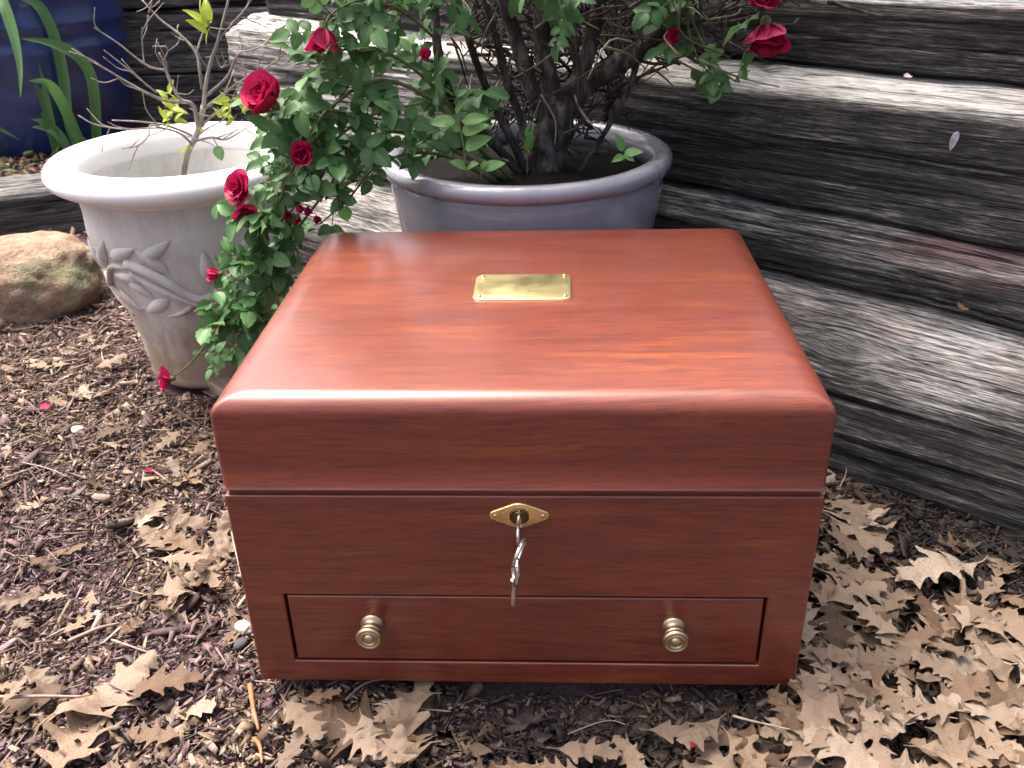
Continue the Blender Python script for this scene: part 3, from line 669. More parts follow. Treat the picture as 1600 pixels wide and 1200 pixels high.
def compound(P, axis_, s, rs, nl=5):
    """one rose leaf: five leaflets on a stalk"""
    ax = axis_ / np.linalg.norm(axis_); nr = np.array([rs.normal() * .45 - .2, -.55 + rs.normal() * .4, .8 + rs.normal() * .3]); nr -= ax * (nr @ ax); nr /= np.linalg.norm(nr) + 1e-9
    sd = np.cross(nr, ax); tipp = P + ax * .046 * s
    stalks.append(np.array([P, P + ax * .025 * s - np.array([0, 0, .002]), tipp]))
    leaves.append((tipp, ax + rs.normal(size=3) * .15 - np.array([0, 0, .2]), nr + rs.normal(size=3) * .2, s * 1.12))
    for fr, q in ((.78, .98), (.40, .82))[: (nl - 1) // 2]:
        for sg in (-1, 1):
            leaves.append((P + ax * .046 * s * fr, ax * .45 + sg * sd + rs.normal(size=3) * .15 - np.array([0, 0, .12]), nr + rs.normal(size=3) * .25, s * q))
stalks = []
rs = np.random.default_rng(5)
nleaf = [38, 32, 24, 22, 16, 20, 20, 11, 11, 12, 10, 6, 5, 13, 15, 6, 3]
for ci, (P, nl) in enumerate(zip(canes, nleaf)):
    lo = .28 if ci < 4 else .12
    for t in np.linspace(lo, .985, nl):
        i = t * (len(P) - 1); a = int(i); p = P[a] + (P[min(a + 1, len(P) - 1)] - P[a]) * (i - a)
        d = np.array([rs.normal() * .8 - .25, -.35 + rs.normal() * .55, .05 + rs.normal() * .7])
        if ci in (10,): d = np.array([rs.normal() * .7, -.3, -.6 + rs.normal() * .3])
        compound(p, d, rs.uniform(.50, .98) * (.9 if ci in (7, 8) else 1.), rs)
# unseen crown above the picture and hidden side, widened to shade the lid
for _ in range(620):
    th = rs.uniform(0, 2 * math.pi); r = .50 * math.sqrt(rs.uniform(.03, 1)); z = rs.uniform(.58, 1.15)
    p = np.array([.14 + r * math.cos(th), .64 + r * .8 * math.sin(th), z])
    px, py = project(p)
    if py > -45 and z < .9: continue
    compound(p, rs.normal(size=3) * .8 + np.array([0, 0, -.2]), rs.uniform(.8, 1.3), rs)
def ontgt(p):   # leaflets that would sit in front of the chest or float below the ground are dropped
    px, py = project(p)
    if p[2] < gh(p[0], p[1]) + .012: return False
    if (px < 300 and py > 520) or (px < 330 and 380 < py < 470): return False
    if abs(p[0]) < BX + .02 and -.03 < p[1] < BD + .015 and p[2] < BH + .03: return False
    return True
leaves = [l for l in leaves if ontgt(l[0]) and ontgt(l[0] + np.array(l[1]) / np.linalg.norm(l[1]) * .03 * l[3])]
def vis(l):
    px, py = project(l[0]); return -30 < px < 1630 and -25 < py < 1200
shown = sorted([l for l in leaves if vis(l)], key=lambda l: np.linalg.norm(l[0] - CAM) / l[3]); rest = [l for l in leaves if not vis(l)]
print('rose leaflets in view', len(shown), 'other', len(rest))
for i, l in enumerate(shown[:300]): place_leaf('leaflet', RL[i % 7], rose, *l)
rest += shown[300:]
def join_leaves(name, mes, items, parent, mat):
    Vs = []; Fs = []; UVs = []; n = 0; cache = {}
    for i, (p, d, nr, s) in enumerate(items):
        me = mes[i % len(mes)]
        if me.name not in cache:
            co = np.zeros(len(me.vertices) * 3, np.float32); me.vertices.foreach_get('co', co); vi = np.zeros(len(me.loops), np.int32); me.loops.foreach_get('vertex_index', vi)
            uvv = np.zeros((len(me.vertices), 2)); u = np.zeros(len(me.loops) * 2, np.float32); me.uv_layers[0].data.foreach_get('uv', u); uvv[vi] = u.reshape(-1, 2)
            cache[me.name] = (co.reshape(-1, 3), vi.reshape(-1, 4), uvv)
        co, fc, uvv = cache[me.name]; R = np.array(frame(d, nr)); Vs.append(co @ R.T * s + p - np.array(parent.location)); Fs.append(fc + n); UVs.append(uvv); n += len(co)
    me = mesh(name, np.concatenate(Vs), np.concatenate(Fs), mat, uv=np.concatenate(UVs)); o = link(name, me, parent); tag(o, kind='stuff'); return o
if rest: join_leaves('foliage', RL, rest, rose, ROSELEAF)
G = Geo()
for s_ in stalks:
    if ontgt(s_[0]) and ontgt(s_[2]): G.add(*tube(spline(s_, 5) - RO, np.linspace(.0007, .0004, 5), 5))
tag(link('leaf_stalks', G.me('leaf_stalks', CANE), rose), kind='stuff')
# dead straw-coloured twiglets inside the bush
STRAW = mat_plain('dry_straw', [(.3, (.10, .085, .05)), (.6, (.22, .19, .12)), (.85, (.36, .32, .22))], 60, .8, .3)
DARKTW = mat_plain('dark_twig', [(.3, (.02, .017, .015)), (.6, (.06, .05, .045)), (.85, (.14, .12, .11))], 60, .85, .4)
for i in range(120):
    a = np.array([rs.uniform(690, 1130), rs.uniform(-10, 215), rs.uniform(.50, .62)]); 
    if a[0] > 930 and a[1] > 105 + rs.uniform(-20, 30): continue
    b = a + np.array([rs.normal() * 60, rs.normal() * 50, rs.normal() * .03]); mid = (a + b) / 2 + np.array([rs.normal() * 12, rs.normal() * 12, 0])
    stem('twig', [tuple(a), tuple(mid), tuple(b)], .0016, .0007, STRAW if i % 3 == 0 else DARKTW, n=8, seg=5, rough=.1, seed=i)
G = Geo(); rt = np.random.default_rng(77)      # dense tangle of dead dark twigs in the heart of the bush
for i in range(1100):
    a = np.array([.085 + rt.normal() * .12, .63 + rt.normal() * .06, rt.uniform(.31, .60)])
    if (a[2] < .40 and abs(a[0] - .04) > .10) or (a[2] < .46 and a[1] < .60): continue
    b = a + rt.normal(size=3) * np.array([.045, .03, .05]); mid = (a + b) / 2 + rt.normal(size=3) * .008
    if min(a[2], b[2]) < .305 or (max(a[0], b[0]) * WN[0] + max(a[1], b[1]) * WN[1] > .69): continue
    pa, pb = project(a), project(b)
    if (pa[0] > 985 and pa[1] > 100) or (pb[0] > 985 and pb[1] > 100) or pa[0] < 700 or pb[0] < 690: continue
    G.add(*tube(spline([a, mid, b], 5) - RO, np.linspace(.0017, .0008, 5) * rt.uniform(.6, 1.5), 4))
tag(link('twig_tangle', G.me('twig_tangle', BARK), rose), kind='stuff')
# blooms: calyx mesh with petals as its own pieces
def petal_mesh(seed, cup=.55, w=1.):
    V = []; UV = []; nu, nv = 7, 6; r_ = random.Random(seed)
    for i in range(nu + 1):
        u = i / nu; wd = .46 * w * math.sin(math.pi * min(.12 + u * .72, .84)) ** .8
        for j in range(nv + 1):
            v = j / nv * 2 - 1; y = v * wd; z = cup * (.35 * u * u + .55 * y * y * 2) - (.20 * max(0, u - .72) * 2.2) + .03 * math.sin(5 * v + seed)
            V.append((u * 1. * (1 - .10 * v * v * (u > .6)), y, z)); UV.append((u, v))
    k = nv + 1; return mesh('petal', V, [(i * k + j, (i + 1) * k + j, (i + 1) * k + j + 1, i * k + j + 1) for i in range(nu) for j in range(nv)], PETAL, uv=UV)
PM = [petal_mesh(s) for s in range(5)]
V, Fc = lathe([(.0001, -.30), (.10, -.28), (.15, -.20), (.14, -.08), (.20, .0), (.10, .06), (.0001, .07)], 14); CALYX = mesh('bloom', V, Fc, CANE)
def bloom(px, py, Y, size, axis_, openness=.5, n=16, seed=0, name='bloom', label=None):
    r_ = random.Random(seed); P = at(px, py, Y); o = bpy.data.objects.new(name, CALYX); COL.objects.link(o); o.parent = rose
    R = Vector(axis_).normalized().to_track_quat('Z', 'Y').to_matrix().to_4x4()
    o.matrix_local = Matrix.Translation(Vector(P) - rose.location) @ R @ Matrix.Scale(size, 4)
    if label: o['label'] = label
    for i in range(n):
        f = i / max(n - 1, 1); th = i * 2.3999 + r_.uniform(-.2, .2)
        el = RAD(86 - (18 + 62 * openness) * f + r_.uniform(-6, 6)); sc = .55 + .35 * f
        p = bpy.data.objects.new('petal', PM[r_.randrange(5)]); COL.objects.link(p); p.parent = o
        base = Matrix.Rotation(th, 4, 'Z') @ Matrix.Translation((.02 + .05 * f, 0, -.02)) @ Matrix.Rotation(-el, 4, 'Y')
        p.matrix_local = base @ Matrix.Scale(sc, 4) @ Matrix.Diagonal((1, .95 + .5 * f, 1, 1))
    # sepals
    return P
bloom(423, 160, .375, .036, (-.35, -.55, .55), .38, 15, 1, label='large fresh crimson bloom facing left')
bloom(415, 132, .385, .022, (-.7, -.2, .7), .7, 6, 21)
bloom(377, 296, .372, .023, (-.45, -.7, .4), .95, 20, 2)
bloom(386, 330, .378, .021, (.1, -.7, -.4), .8, 12, 3)
bloom(470, 243, .375, .020, (.3, -.8, .2), .4, 12, 4)
bloom(505, 46, .40, .030, (-.1, -.3, -.9), .15, 10, 5)
bloom(341, 428, .370, .016, (-.95, -.2, .1), .1, 8, 6)
bloom(341, 500, .370, .022, (-.3, -.5, .6), .8, 7, 7, label='half shed crimson bloom with petals missing')
bloom(266, 592, .400, .022, (-.8, -.4, .1), .6, 10, 8)
bloom(1197, 42, .515, .040, (0, -.5, -.75), .35, 15, 9, label='large drooping crimson bloom against the dark timbers')
bloom(1190, 5, .52, .030, (.1, -.5, .6), .7, 10, 22)
bloom(1058, 56, .545, .017, (-.5, -.6, .1), .3, 8, 10)
bloom(667, 91, .46, .012, (-.2, -.5, .6), .3, 7, 11)
for i, (px, py) in enumerate([(474, 327), (486, 332), (468, 345), (452, 338), (498, 345), (410, 337)]): bloom(px, py, .375 + .004 * i, .009, (-.3 + .1 * i, -.6, .4), .2, 5, 30 + i)

# ------------------------------------------------------------------ seedlings in the glazed planter
SLm = [leaf_mesh('leaf', .030, .0155, SEEDLEAF, .22, .4, .2, 8, 1.4, s) for s in range(4)]
def seedling(name, label, pts, leafspec, r=.0013, group=None):
    P0 = at(*pts[0]); o = empty(name, P0); tag(o, label, 'seedling', group)
    stem('stem', pts, r, r * .6, SEEDST, o, 14, 6, .05, 1, np.array(o.location))
    for i, (px, py, Y, dx, dz, s, dy) in enumerate(leafspec):
        place_leaf('leaf', SLm[i % 4], o, at(px, py, Y), (dx, dy, dz), (-.1 * dx, -.75, .7), s)
SEEDST = mat_plain('seedling_stem', [(.3, (.08, .13, .04)), (.7, (.16, .22, .08))], 50, .6, .2)
seedling('seedling', 'pale green seedling with paired leaves inside the near rim of the grey planter', [(727, 276, .44), (726, 240, .44), (720, 205, .44), (714, 175, .445)],
         [(722, 207, .44, .85, .35, 1.05, -.2), (712, 190, .44, -.9, .1, 1.0, -.2), (722, 190, .44, .9, .25, 1., -.25), (726, 232, .44, .85, .5, 1.1, -.3), (730, 262, .44, -.4, .35, .8, -.4), (730, 262, .44, .3, .3, .8, -.5), (712, 176, .445, .3, .5, .55, -.3), (718, 205, .44, -.5, .5, .6, -.3)])
seedling('seedling', 'tiny bright seedling leaning over the near rim beside the taller seedling', [(752, 277, .43), (752, 268, .43), (756, 260, .43)], [(755, 263, .43, .95, .35, .85, -.2), (753, 265, .43, .2, .6, .45, -.3)], .0009)
seedling('seedling', 'small green sprig on dark soil at the right of the grey planter', [(975, 252, .50), (976, 242, .50), (974, 232, .50)],
         [(974, 236, .50, -.35, .9, .75, -.2), (975, 240, .50, .9, .25, .75, -.3), (975, 243, .50, -.5, -.1, .6, -.4), (975, 241, .50, .5, -.2, .5, -.4)], .001)
seedling('seedling', 'olive coloured shoot against the rose trunk in the grey planter', [(824, 272, .53), (824, 240, .53), (826, 215, .53)], [(824, 236, .53, .2, .9, .8, -.3), (826, 218, .53, .1, 1., .7, -.1)], .001)

# ------------------------------------------------------------------ bare shrub in the white planter
GREYTW = mat_plain('grey_twig_bark', [(.3, (.10, .085, .075)), (.55, (.24, .21, .19)), (.8, (.42, .39, .36))], 60, .85, .5, .003, .25, 5, (1, 1, .4))
sb = at(272, 300, .650); sb[2] = wp[2] + .228; shrub = empty('bare_shrub', sb); tag(shrub, 'nearly leafless grey twiggy shrub growing in the white planter', 'shrub'); SO = np.array(shrub.location)
Y0 = .65
SH = [([(272, 300, Y0), (290, 250, Y0), (305, 215, Y0), (314, 188, Y0), (318, 165, Y0)], .0052, .0036, 'trunk'),
      ([(310, 200, Y0), (302, 165, .645), (282, 155, .64), (265, 125, .635), (255, 95, .63), (248, 82, .63)], .0032, .0014, 'branch'),
      ([(318, 168, Y0), (322, 130, Y0), (330, 95, .655), (340, 65, .66), (352, 20, .665), (362, -20, .67)], .0030, .0014, 'branch'),
      ([(316, 140, .65), (312, 110, .655), (306, 82, .66), (282, 55, .665), (250, 30, .67), (222, 0, .675)], .0024, .0010, 'branch'),
      ([(306, 84, .66), (318, 50, .66), (325, 40, .66)], .0016, .0009, 'twig'),
      ([(290, 160, .645), (262, 158, .635), (235, 148, .62), (205, 132, .61), (160, 105, .60), (140, 95, .60)], .0022, .0008, 'branch'),
      ([(258, 110, .635), (235, 105, .63), (212, 90, .625), (185, 68, .62), (147, 43, .61)], .0016, .0007, 'twig'),
      ([(245, 145, .625), (220, 125, .61), (190, 100, .605), (162, 78, .60)], .0013, .0007, 'twig'),
      ([(300, 212, .65), (285, 205, .645), (255, 195, .63), (215, 190, .62), (175, 188, .61)], .0018, .0008, 'branch'),
      ([(300, 225, .645), (280, 208, .62), (250, 200, .61), (200, 202, .60), (150, 195, .59), (122, 180, .59)], .0017, .0008, 'branch'),
      ([(255, 200, .61), (235, 196, .60), (232, 212, .595), (215, 228, .59), (190, 232, .59)], .0013, .0007, 'twig'),
      ([(312, 200, .65), (340, 175, .645), (372, 160, .64), (400, 155, .63)], .0020, .0009, 'branch'),
      ([(316, 172, .65), (345, 150, .655), (375, 128, .66), (410, 110, .665), (450, 80, .67)], .0020, .0009, 'branch'),
      ([(322, 150, .65), (355, 120, .66), (372, 85, .67), (395, 78, .675), (415, 68, .68), (432, 48, .68), (455, 38, .68)], .0019, .0008, 'branch'),
      ([(372, 88, .67), (382, 110, .665), (390, 150, .66)], .0011, .0006, 'twig'),
      ([(335, 80, .66), (345, 105, .655), (355, 95, .65)], .0010, .0006, 'twig'),
      ([(306, 220, .648), (330, 215, .64), (352, 218, .635), (372, 208, .63), (392, 195, .63)], .0017, .0008, 'branch'),
      ([(308, 212, .648), (325, 200, .64), (345, 190, .63), (360, 175, .63)], .0014, .0008, 'twig'),
      ([(340, 65, .66), (360, 40, .665), (385, 12, .67), (400, -15, .67)], .0014, .0008, 'twig'),
      ([(232, 20, .67), (236, 10, .67), (240, -10, .67)], .0011, .0007, 'twig'),
      ([(255, 96, .63), (262, 80, .63), (258, 70, .63)], .0010, .0006, 'twig'),
      ([(225, 100, .625), (222, 60, .63), (222, 42, .63)], .0010, .0006, 'twig'),
      ([(310, 218, .645), (330, 225, .63), (342, 238, .62)], .0011, .0007, 'twig')]
for i, (pts, a, b, nm) in enumerate(SH):
    q = [np.array([*at(*t)]) for t in pts]
    if i == 0: q[0] = SO + np.array([0, 0, -.004])
    stem(nm, q, a, b, GREYTW, shrub, 30, 8, .18, 200 + i, SO, 130)
rq = np.random.default_rng(21)
for i, (pts, a, b, nm) in enumerate(SH):
    if i == 0: continue
    q = spline(np.array([at(*t) for t in pts]), 20)
    for k in range(4 if nm == 'branch' else 2):
        j = rq.integers(5, 19); d0 = q[j] - q[j - 2]; d0 /= np.linalg.norm(d0); d1 = d0 * .6 + rq.normal(size=3) * np.array([.7, .4, .6]); d1 /= np.linalg.norm(d1); ln = rq.uniform(.012, .045)
        stem('twig', [q[j], q[j] + d1 * ln * .5 + rq.normal(size=3) * .003, q[j] + d1 * ln + np.array([0, 0, .004])], .0009, .0005, GREYTW, shrub, 8, 5, .15, 400 + i * 5 + k, SO, 130)
YL = [leaf_mesh('leaf', .022, .010, YLEAF, .3, .5, .25, 7, 1.4, s) for s in range(4)]
rs2 = np.random.default_rng(9)
for (px, py, Y, n, s) in [(325, 38, .66, 7, 1.35), (272, 172, .645, 7, .9), (262, 150, .64, 5, .8), (355, 165, .64, 6, .85), (370, 155, .635, 4, .8), (350, 190, .635, 5, .8), (288, 238, .65, 3, .7), (318, 200, .648, 4, .7), (270, 185, .63, 5, .8), (395, 165, .63, 3, .7)]:
    for k in range(n):
        d = rs2.normal(size=3) * np.array([1, .6, .8]) + np.array([0, -.2, .25]); place_leaf('leaf', YL[k % 4], shrub, at(px + rs2.normal() * 5, py + rs2.normal() * 5, Y), d, rs2.normal(size=3) * .5 + np.array([0, -.6, .8]), s * rs2.uniform(.7, 1.15))
place_leaf('leaf', RL[2], shrub, at(338, 228, .615), (.25, -.1, -1), (.3, -1, .2), .75)

# ------------------------------------------------------------------ strap-leaved plant
sp = onz(118, 243, .062); strap = empty('daylily_clump', sp); tag(strap, 'clump of arching green strap leaves in front of the cobalt pot', 'plant'); PO = np.array(strap.location)
BL = [[(128, 246), (108, 190), (100, 120), (85, 55), (60, 8), (25, -4), (5, 20)], [(150, 246), (151, 190), (143, 120), (118, 85), (75, 66), (34, 60)], [(138, 246), (118, 205), (98, 160), (76, 130), (45, 126)],
      [(100, 246), (75, 195), (50, 178), (20, 170), (-12, 176)], [(66, 250), (48, 222), (22, 206), (-8, 200)], [(-30, 230), (-30, 60), (-5, -8), (18, 40), (31, 100), (32, 152)],
      [(112, 246), (98, 218), (80, 200), (55, 192), (30, 188)], [(-20, 190), (0, 138), (20, 134)], [(142, 246), (132, 225), (112, 208)], [(92, 248), (60, 120), (10, 20), (-10, -20)], [(-40, 230), (-20, 120), (10, 60), (30, 58)]]
for i, b in enumerate(BL):
    Yb = PO[1] + .03 * math.sin(i * 2.1) - .02; P = spline(np.array([at(x, y, Yb - .016 * j * (i % 3)) for j, (x, y) in enumerate(b)]), 26)
    if i not in (5, 7, 10): P[0] = PO + np.array([.012 * math.sin(i), .01 * math.cos(i * 3), 0]) + (P[0] - PO) * .35
    else: P[0][2] = .05
    P = P - PO; T = np.gradient(P, axis=0); T /= np.linalg.norm(T, axis=1)[:, None]; W = np.cross(T, np.array([.25, -1., .25])); W /= np.linalg.norm(W, axis=1)[:, None]; N_ = np.cross(W, T)
    u = np.linspace(0, 1, 26); wd = .0125 * np.minimum(1, (1 - u) * 4 + .02) ** .7 * (.75 + .25 * np.sin(u * 3.1)); Vb = []; UV = []
    for k in range(26):
        for v in (-1, -.5, 0, .5, 1): Vb.append(P[k] + W[k] * v * wd[k] + N_[k] * abs(v) * wd[k] * .45); UV.append((u[k] * 3, v))
    link('blade', mesh('blade', Vb, [(k * 5 + j, k * 5 + j + 1, (k + 1) * 5 + j + 1, (k + 1) * 5 + j) for k in range(25) for j in range(4)], STRAPLEAF, uv=UV), strap)

# ------------------------------------------------------------------ boulder
bc = np.array([-.905, .905, .010]); bm = bmesh.new(); bmesh.ops.create_icosphere(bm, subdivisions=5, radius=1)
Vb = np.array([v.co[:] for v in bm.verts]); rr = 1 + .16 * fbm(Vb[:, 0] * 1.6, Vb[:, 1] * 1.6, Vb[:, 2] * 1.6, 4, 3) + .055 * fbm(Vb[:, 0] * 5, Vb[:, 1] * 5, Vb[:, 2] * 5, 8, 4) + .030 * fbm(Vb[:, 0] * 24, Vb[:, 1] * 24, Vb[:, 2] * 24, 2, 3)
Vb = np.sign(Vb) * np.abs(Vb) ** .85 * rr[:, None] * np.array([.125, .105, .088])
for v, c_ in zip(bm.verts, Vb): v.co = c_
m = Mt('boulder_stone'); c = m.coord('Object'); n1 = m.noise(c, 30, 6, .65); n2 = m.noise(c, 14, 4); n3 = m.noise(c, 160, 4, .7)
col = m.ramp(n1, [(.3, (.19, .13, .09)), (.5, (.31, .225, .16)), (.75, (.44, .35, .27))]); col = m.mix(m.ramp(n2, [(.52, 0.), (.66, .75)]), col, (.15, .185, .10)); col = m.mix(m.ramp(n3, [(.3, .6), (.45, 0.)]), col, (.11, .08, .06))
m.p(Base__Color=col, Roughness=.9, Specular__IOR__Level=.25); m.bump(m.math('ADD', n1, n3), .9, .010)
me = bpy.data.meshes.new('boulder'); bm.to_mesh(me); bm.free(); me.materials.append(m.m); me.polygons.foreach_set('use_smooth', np.ones(len(me.polygons), bool))
tag(link('boulder', me, None, bc, (0, 0, .4)), 'rounded tan boulder with green lichen at the left edge', 'boulder')
# weathered wood offcut beside the chest and the white planter
bm = bmesh.new(); bmesh.ops.create_cube(bm, size=1); bmesh.ops.scale(bm, vec=(.060, .024, .030), verts=bm.verts); bmesh.ops.subdivide_edges(bm, edges=bm.edges, cuts=5, use_grid_fill=True)
for v in bm.verts: v.co += Vector((.002, .002, .002)) * float(vnoise(np.array(v.co.x * 90), v.co.y * 90, v.co.z * 90, 4))
OFF = mat_plain('offcut_wood', [(.3, (.13, .095, .07)), (.55, (.27, .20, .15)), (.8, (.42, .33, .25))], 30, .85, .5, .003, .25, 5, (.25, 3, 3))
p = onz(345, 604, -.01); tag(bevelled(bm, 'wood_offcut', OFF, .002, 2, None, 50), 'brown wood offcut between the chest and the white planter', 'wood block')
o = bpy.data.objects['wood_offcut']; o.location = (p[0], p[1], gh(p[0], p[1]) + .013); o.rotation_euler = (RAD(6), RAD(8), RAD(-38))

# ------------------------------------------------------------------ mulch: shredded bark, too many to count
def scatter(n, x0, x1, y0, y1):
    x = rng.uniform(x0, x1, n); y = rng.uniform(y0, y1, n)
    c = x * WN[0] + y * WN[1]; s = x * WD[0] + y * WD[1]
    keep = ~((c > .53) & (s < 1.15)) & ~((np.abs(x) < BX - .012) & (y > .015) & (y < BD - .01)) & (np.hypot(x - wp[0], y - wp[1]) > .106) & (np.hypot(x - gp[0], y - gp[1]) > .12)
    keep &= (y < low_line(x) - .0)
    return x[keep], y[keep]
def chips(name, x, y, L, ratio, thick, pal, zlift, label, tilt=.35):
    n = len(x); Ln = np.minimum(L * np.exp(rng.normal(0, .42, n)), L * 2.1); Wd = Ln * rng.uniform(*ratio, n); Th = np.minimum(Wd * .6, Ln * rng.uniform(*thick, n))
    # eight corners, ends tapered and bent
    base = np.array([[-.5, -.5, -.5], [.5, -.3, -.5], [.5, .3, -.5], [-.5, .5, -.5], [-.5, -.5, .5], [.5, -.3, .5], [.5, .3, .5], [-.5, .5, .5]])
    P = np.repeat(base[None], n, 0) + rng.normal(0, .13, (n, 8, 3)) ; P = P * np.stack([Ln, Wd, Th], -1)[:, None]
    yaw = rng.uniform(0, 2 * math.pi, n); pit = rng.normal(0, tilt, n); rol = rng.normal(0, .4, n)
    cr, sr = np.cos(rol)[:, None], np.sin(rol)[:, None]; Yv = P[..., 1] * cr - P[..., 2] * sr; Zv = P[..., 1] * sr + P[..., 2] * cr
    cp, sp_ = np.cos(pit)[:, None], np.sin(pit)[:, None]; Xv = P[..., 0] * cp + Zv * sp_; Zv = -P[..., 0] * sp_ + Zv * cp
    cy, sy = np.cos(yaw)[:, None], np.sin(yaw)[:, None]; X2 = Xv * cy - Yv * sy; Y2 = Xv * sy + Yv * cy
    z = gh(x, y) + rng.uniform(0, 1, n) ** 1.5 * zlift + Ln * np.abs(np.sin(pit)) * .25
    V = np.stack([X2 + x[:, None], Y2 + y[:, None], Zv + z[:, None]], -1)
    under = (np.abs(V[..., 0]) < BX + .004) & (V[..., 1] > -.004) & (V[..., 1] < BD + .004)
    V[..., 2] = np.where(under, np.minimum(V[..., 2], -.0012), V[..., 2]); V = V.reshape(-1, 3)
    f = np.array([[0, 3, 2, 1], [4, 5, 6, 7], [0, 1, 5, 4], [1, 2, 6, 5], [2, 3, 7, 6], [3, 0, 4, 7]])
    Fq = (f[None] + 8 * np.arange(n)[:, None, None]).reshape(-1, 4)
    # colour of each shred: dyed purple brown, or tan where the dye has worn off, in drifts
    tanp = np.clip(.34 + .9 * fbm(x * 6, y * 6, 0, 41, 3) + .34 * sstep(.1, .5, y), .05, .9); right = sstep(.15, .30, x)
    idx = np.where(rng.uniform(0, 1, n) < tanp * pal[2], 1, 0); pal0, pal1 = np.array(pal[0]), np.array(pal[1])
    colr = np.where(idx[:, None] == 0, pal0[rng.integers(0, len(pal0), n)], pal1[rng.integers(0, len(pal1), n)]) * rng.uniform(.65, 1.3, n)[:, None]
    dark_patch = np.clip(sstep(.33, .42, x) * sstep(.30, .42, x * WN[0] + y * WN[1]) + np.exp(-((x - .06) / .13) ** 2 - ((y + .035) / .045) ** 2) * 1.3 + np.exp(-((x - .215) / .05) ** 2 - ((y + .03) / .03) ** 2), 0, 1)      # shreds nearly black before the chest and near the wall
    colr = colr * (1 - .40 * right * (idx == 0))[:, None] * (1 - .80 * dark_patch)[:, None] + np.array([.004, .005, .006]) * dark_patch[:, None]
    colr = np.repeat(colr, 8, 0)
    me = mesh(name, V, Fq, MULCH, smooth=False, attrs={'Col': colr}); o = link(name, me); tag(o, label, kind='stuff'); return o
MULCH = mat_attrcol('mulch_shreds', .8, .45, 260, .5)
PURP = [(.145, .092, .096), (.120, .074, .078), (.175, .116, .120), (.090, .056, .058), (.21, .15, .155), (.072, .050, .050), (.100, .084, .085)]
TAN = [(.22, .155, .108), (.175, .118, .082), (.14, .092, .066), (.265, .195, .145), (.11, .072, .05), (.30, .24, .19)]
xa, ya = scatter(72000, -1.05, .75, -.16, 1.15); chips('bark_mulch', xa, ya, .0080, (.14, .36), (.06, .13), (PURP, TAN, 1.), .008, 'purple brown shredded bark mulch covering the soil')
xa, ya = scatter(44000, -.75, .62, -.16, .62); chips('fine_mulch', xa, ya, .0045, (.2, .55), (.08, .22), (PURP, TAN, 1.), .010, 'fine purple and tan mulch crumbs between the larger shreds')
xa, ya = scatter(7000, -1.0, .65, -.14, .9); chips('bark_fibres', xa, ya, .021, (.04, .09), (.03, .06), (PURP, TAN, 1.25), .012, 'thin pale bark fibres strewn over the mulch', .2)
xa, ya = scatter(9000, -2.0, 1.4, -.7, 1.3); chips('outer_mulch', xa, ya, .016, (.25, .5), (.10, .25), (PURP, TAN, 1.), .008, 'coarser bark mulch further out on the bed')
n = 900; x = rng.uniform(-1.5, -.75, n); y = low_line(x) + rng.uniform(.16, .55, n); chips('terrace_litter', x, y, .020, (.3, .6), (.08, .2), (TAN, [(.16, .20, .06), (.10, .12, .05), (.30, .16, .09)], .8), .01, 'brown and olive leaf litter on the terrace under the strap leaves')

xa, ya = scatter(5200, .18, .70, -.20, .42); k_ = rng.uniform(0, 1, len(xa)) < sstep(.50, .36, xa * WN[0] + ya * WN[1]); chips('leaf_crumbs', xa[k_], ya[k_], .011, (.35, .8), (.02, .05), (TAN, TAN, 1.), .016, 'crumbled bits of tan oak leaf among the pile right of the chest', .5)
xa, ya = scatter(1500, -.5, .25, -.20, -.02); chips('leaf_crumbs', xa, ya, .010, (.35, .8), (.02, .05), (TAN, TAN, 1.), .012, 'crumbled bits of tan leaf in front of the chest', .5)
# ------------------------------------------------------------------ fallen oak leaves
m = Mt('dry_oak_leaf'); r = m.rnd(); uvn = m.n('ShaderNodeTexCoord').outputs['UV']; sep = m.n('ShaderNodeSeparateXYZ', Vector=uvn); av = m.math('ABSOLUTE', sep.outputs[1])
nz = m.noise(m.coord('Object'), 55, 5, .6); nz2 = m.noise(m.coord('Object'), 300, 3)
col = m.ramp(r, [(0., (.050, .030, .019)), (.18, (.105, .064, .038)), (.38, (.165, .108, .068)), (.58, (.215, .152, .104)), (.78, (.265, .205, .152)), (.93, (.37, .305, .24)), (1., (.14, .082, .045))])
col = m.mix(m.ramp(nz, [(.42, 0.), (.72, .75)]), col, (.080, .048, .030)); col = m.mix(m.ramp(nz2, [(.25, .5), (.36, 0.)]), col, (.12, .07, .045))
rib = m.ramp(av, [(0., 1.), (.018, 0.)]); wv = m.math('FRACT', m.math('MULTIPLY', m.math('SUBTRACT', sep.outputs[0], m.math('MULTIPLY', av, .5)), 6.)); side = m.ramp(wv, [(0., .6), (.05, 0.), (.95, 0.), (1., .6)]); vein = m.math('MAXIMUM', rib, side)
col = m.mix(m.math('MULTIPLY', vein, .45), col, (.30, .225, .155))
geo = m.n('ShaderNodeNewGeometry'); col = m.mix(m.math('MULTIPLY', geo.outputs['Backfacing'], .45), col, (.24, .185, .14))
m.p(Base__Color=col, Roughness=.62, Specular__IOR__Level=.35); m.bump(m.math('ADD', nz, m.math('MULTIPLY', vein, .5)), .45, .002)
tr = m.n('ShaderNodeBsdfTranslucent', Color=col); mx = m.n('ShaderNodeMixShader', i0=.15); m.t.links.new(m.b.outputs[0], mx.inputs[1]); m.t.links.new(tr.outputs[0], mx.inputs[2]); m.t.links.new(mx.outputs[0], m.out.inputs[0]); OAK = m.m
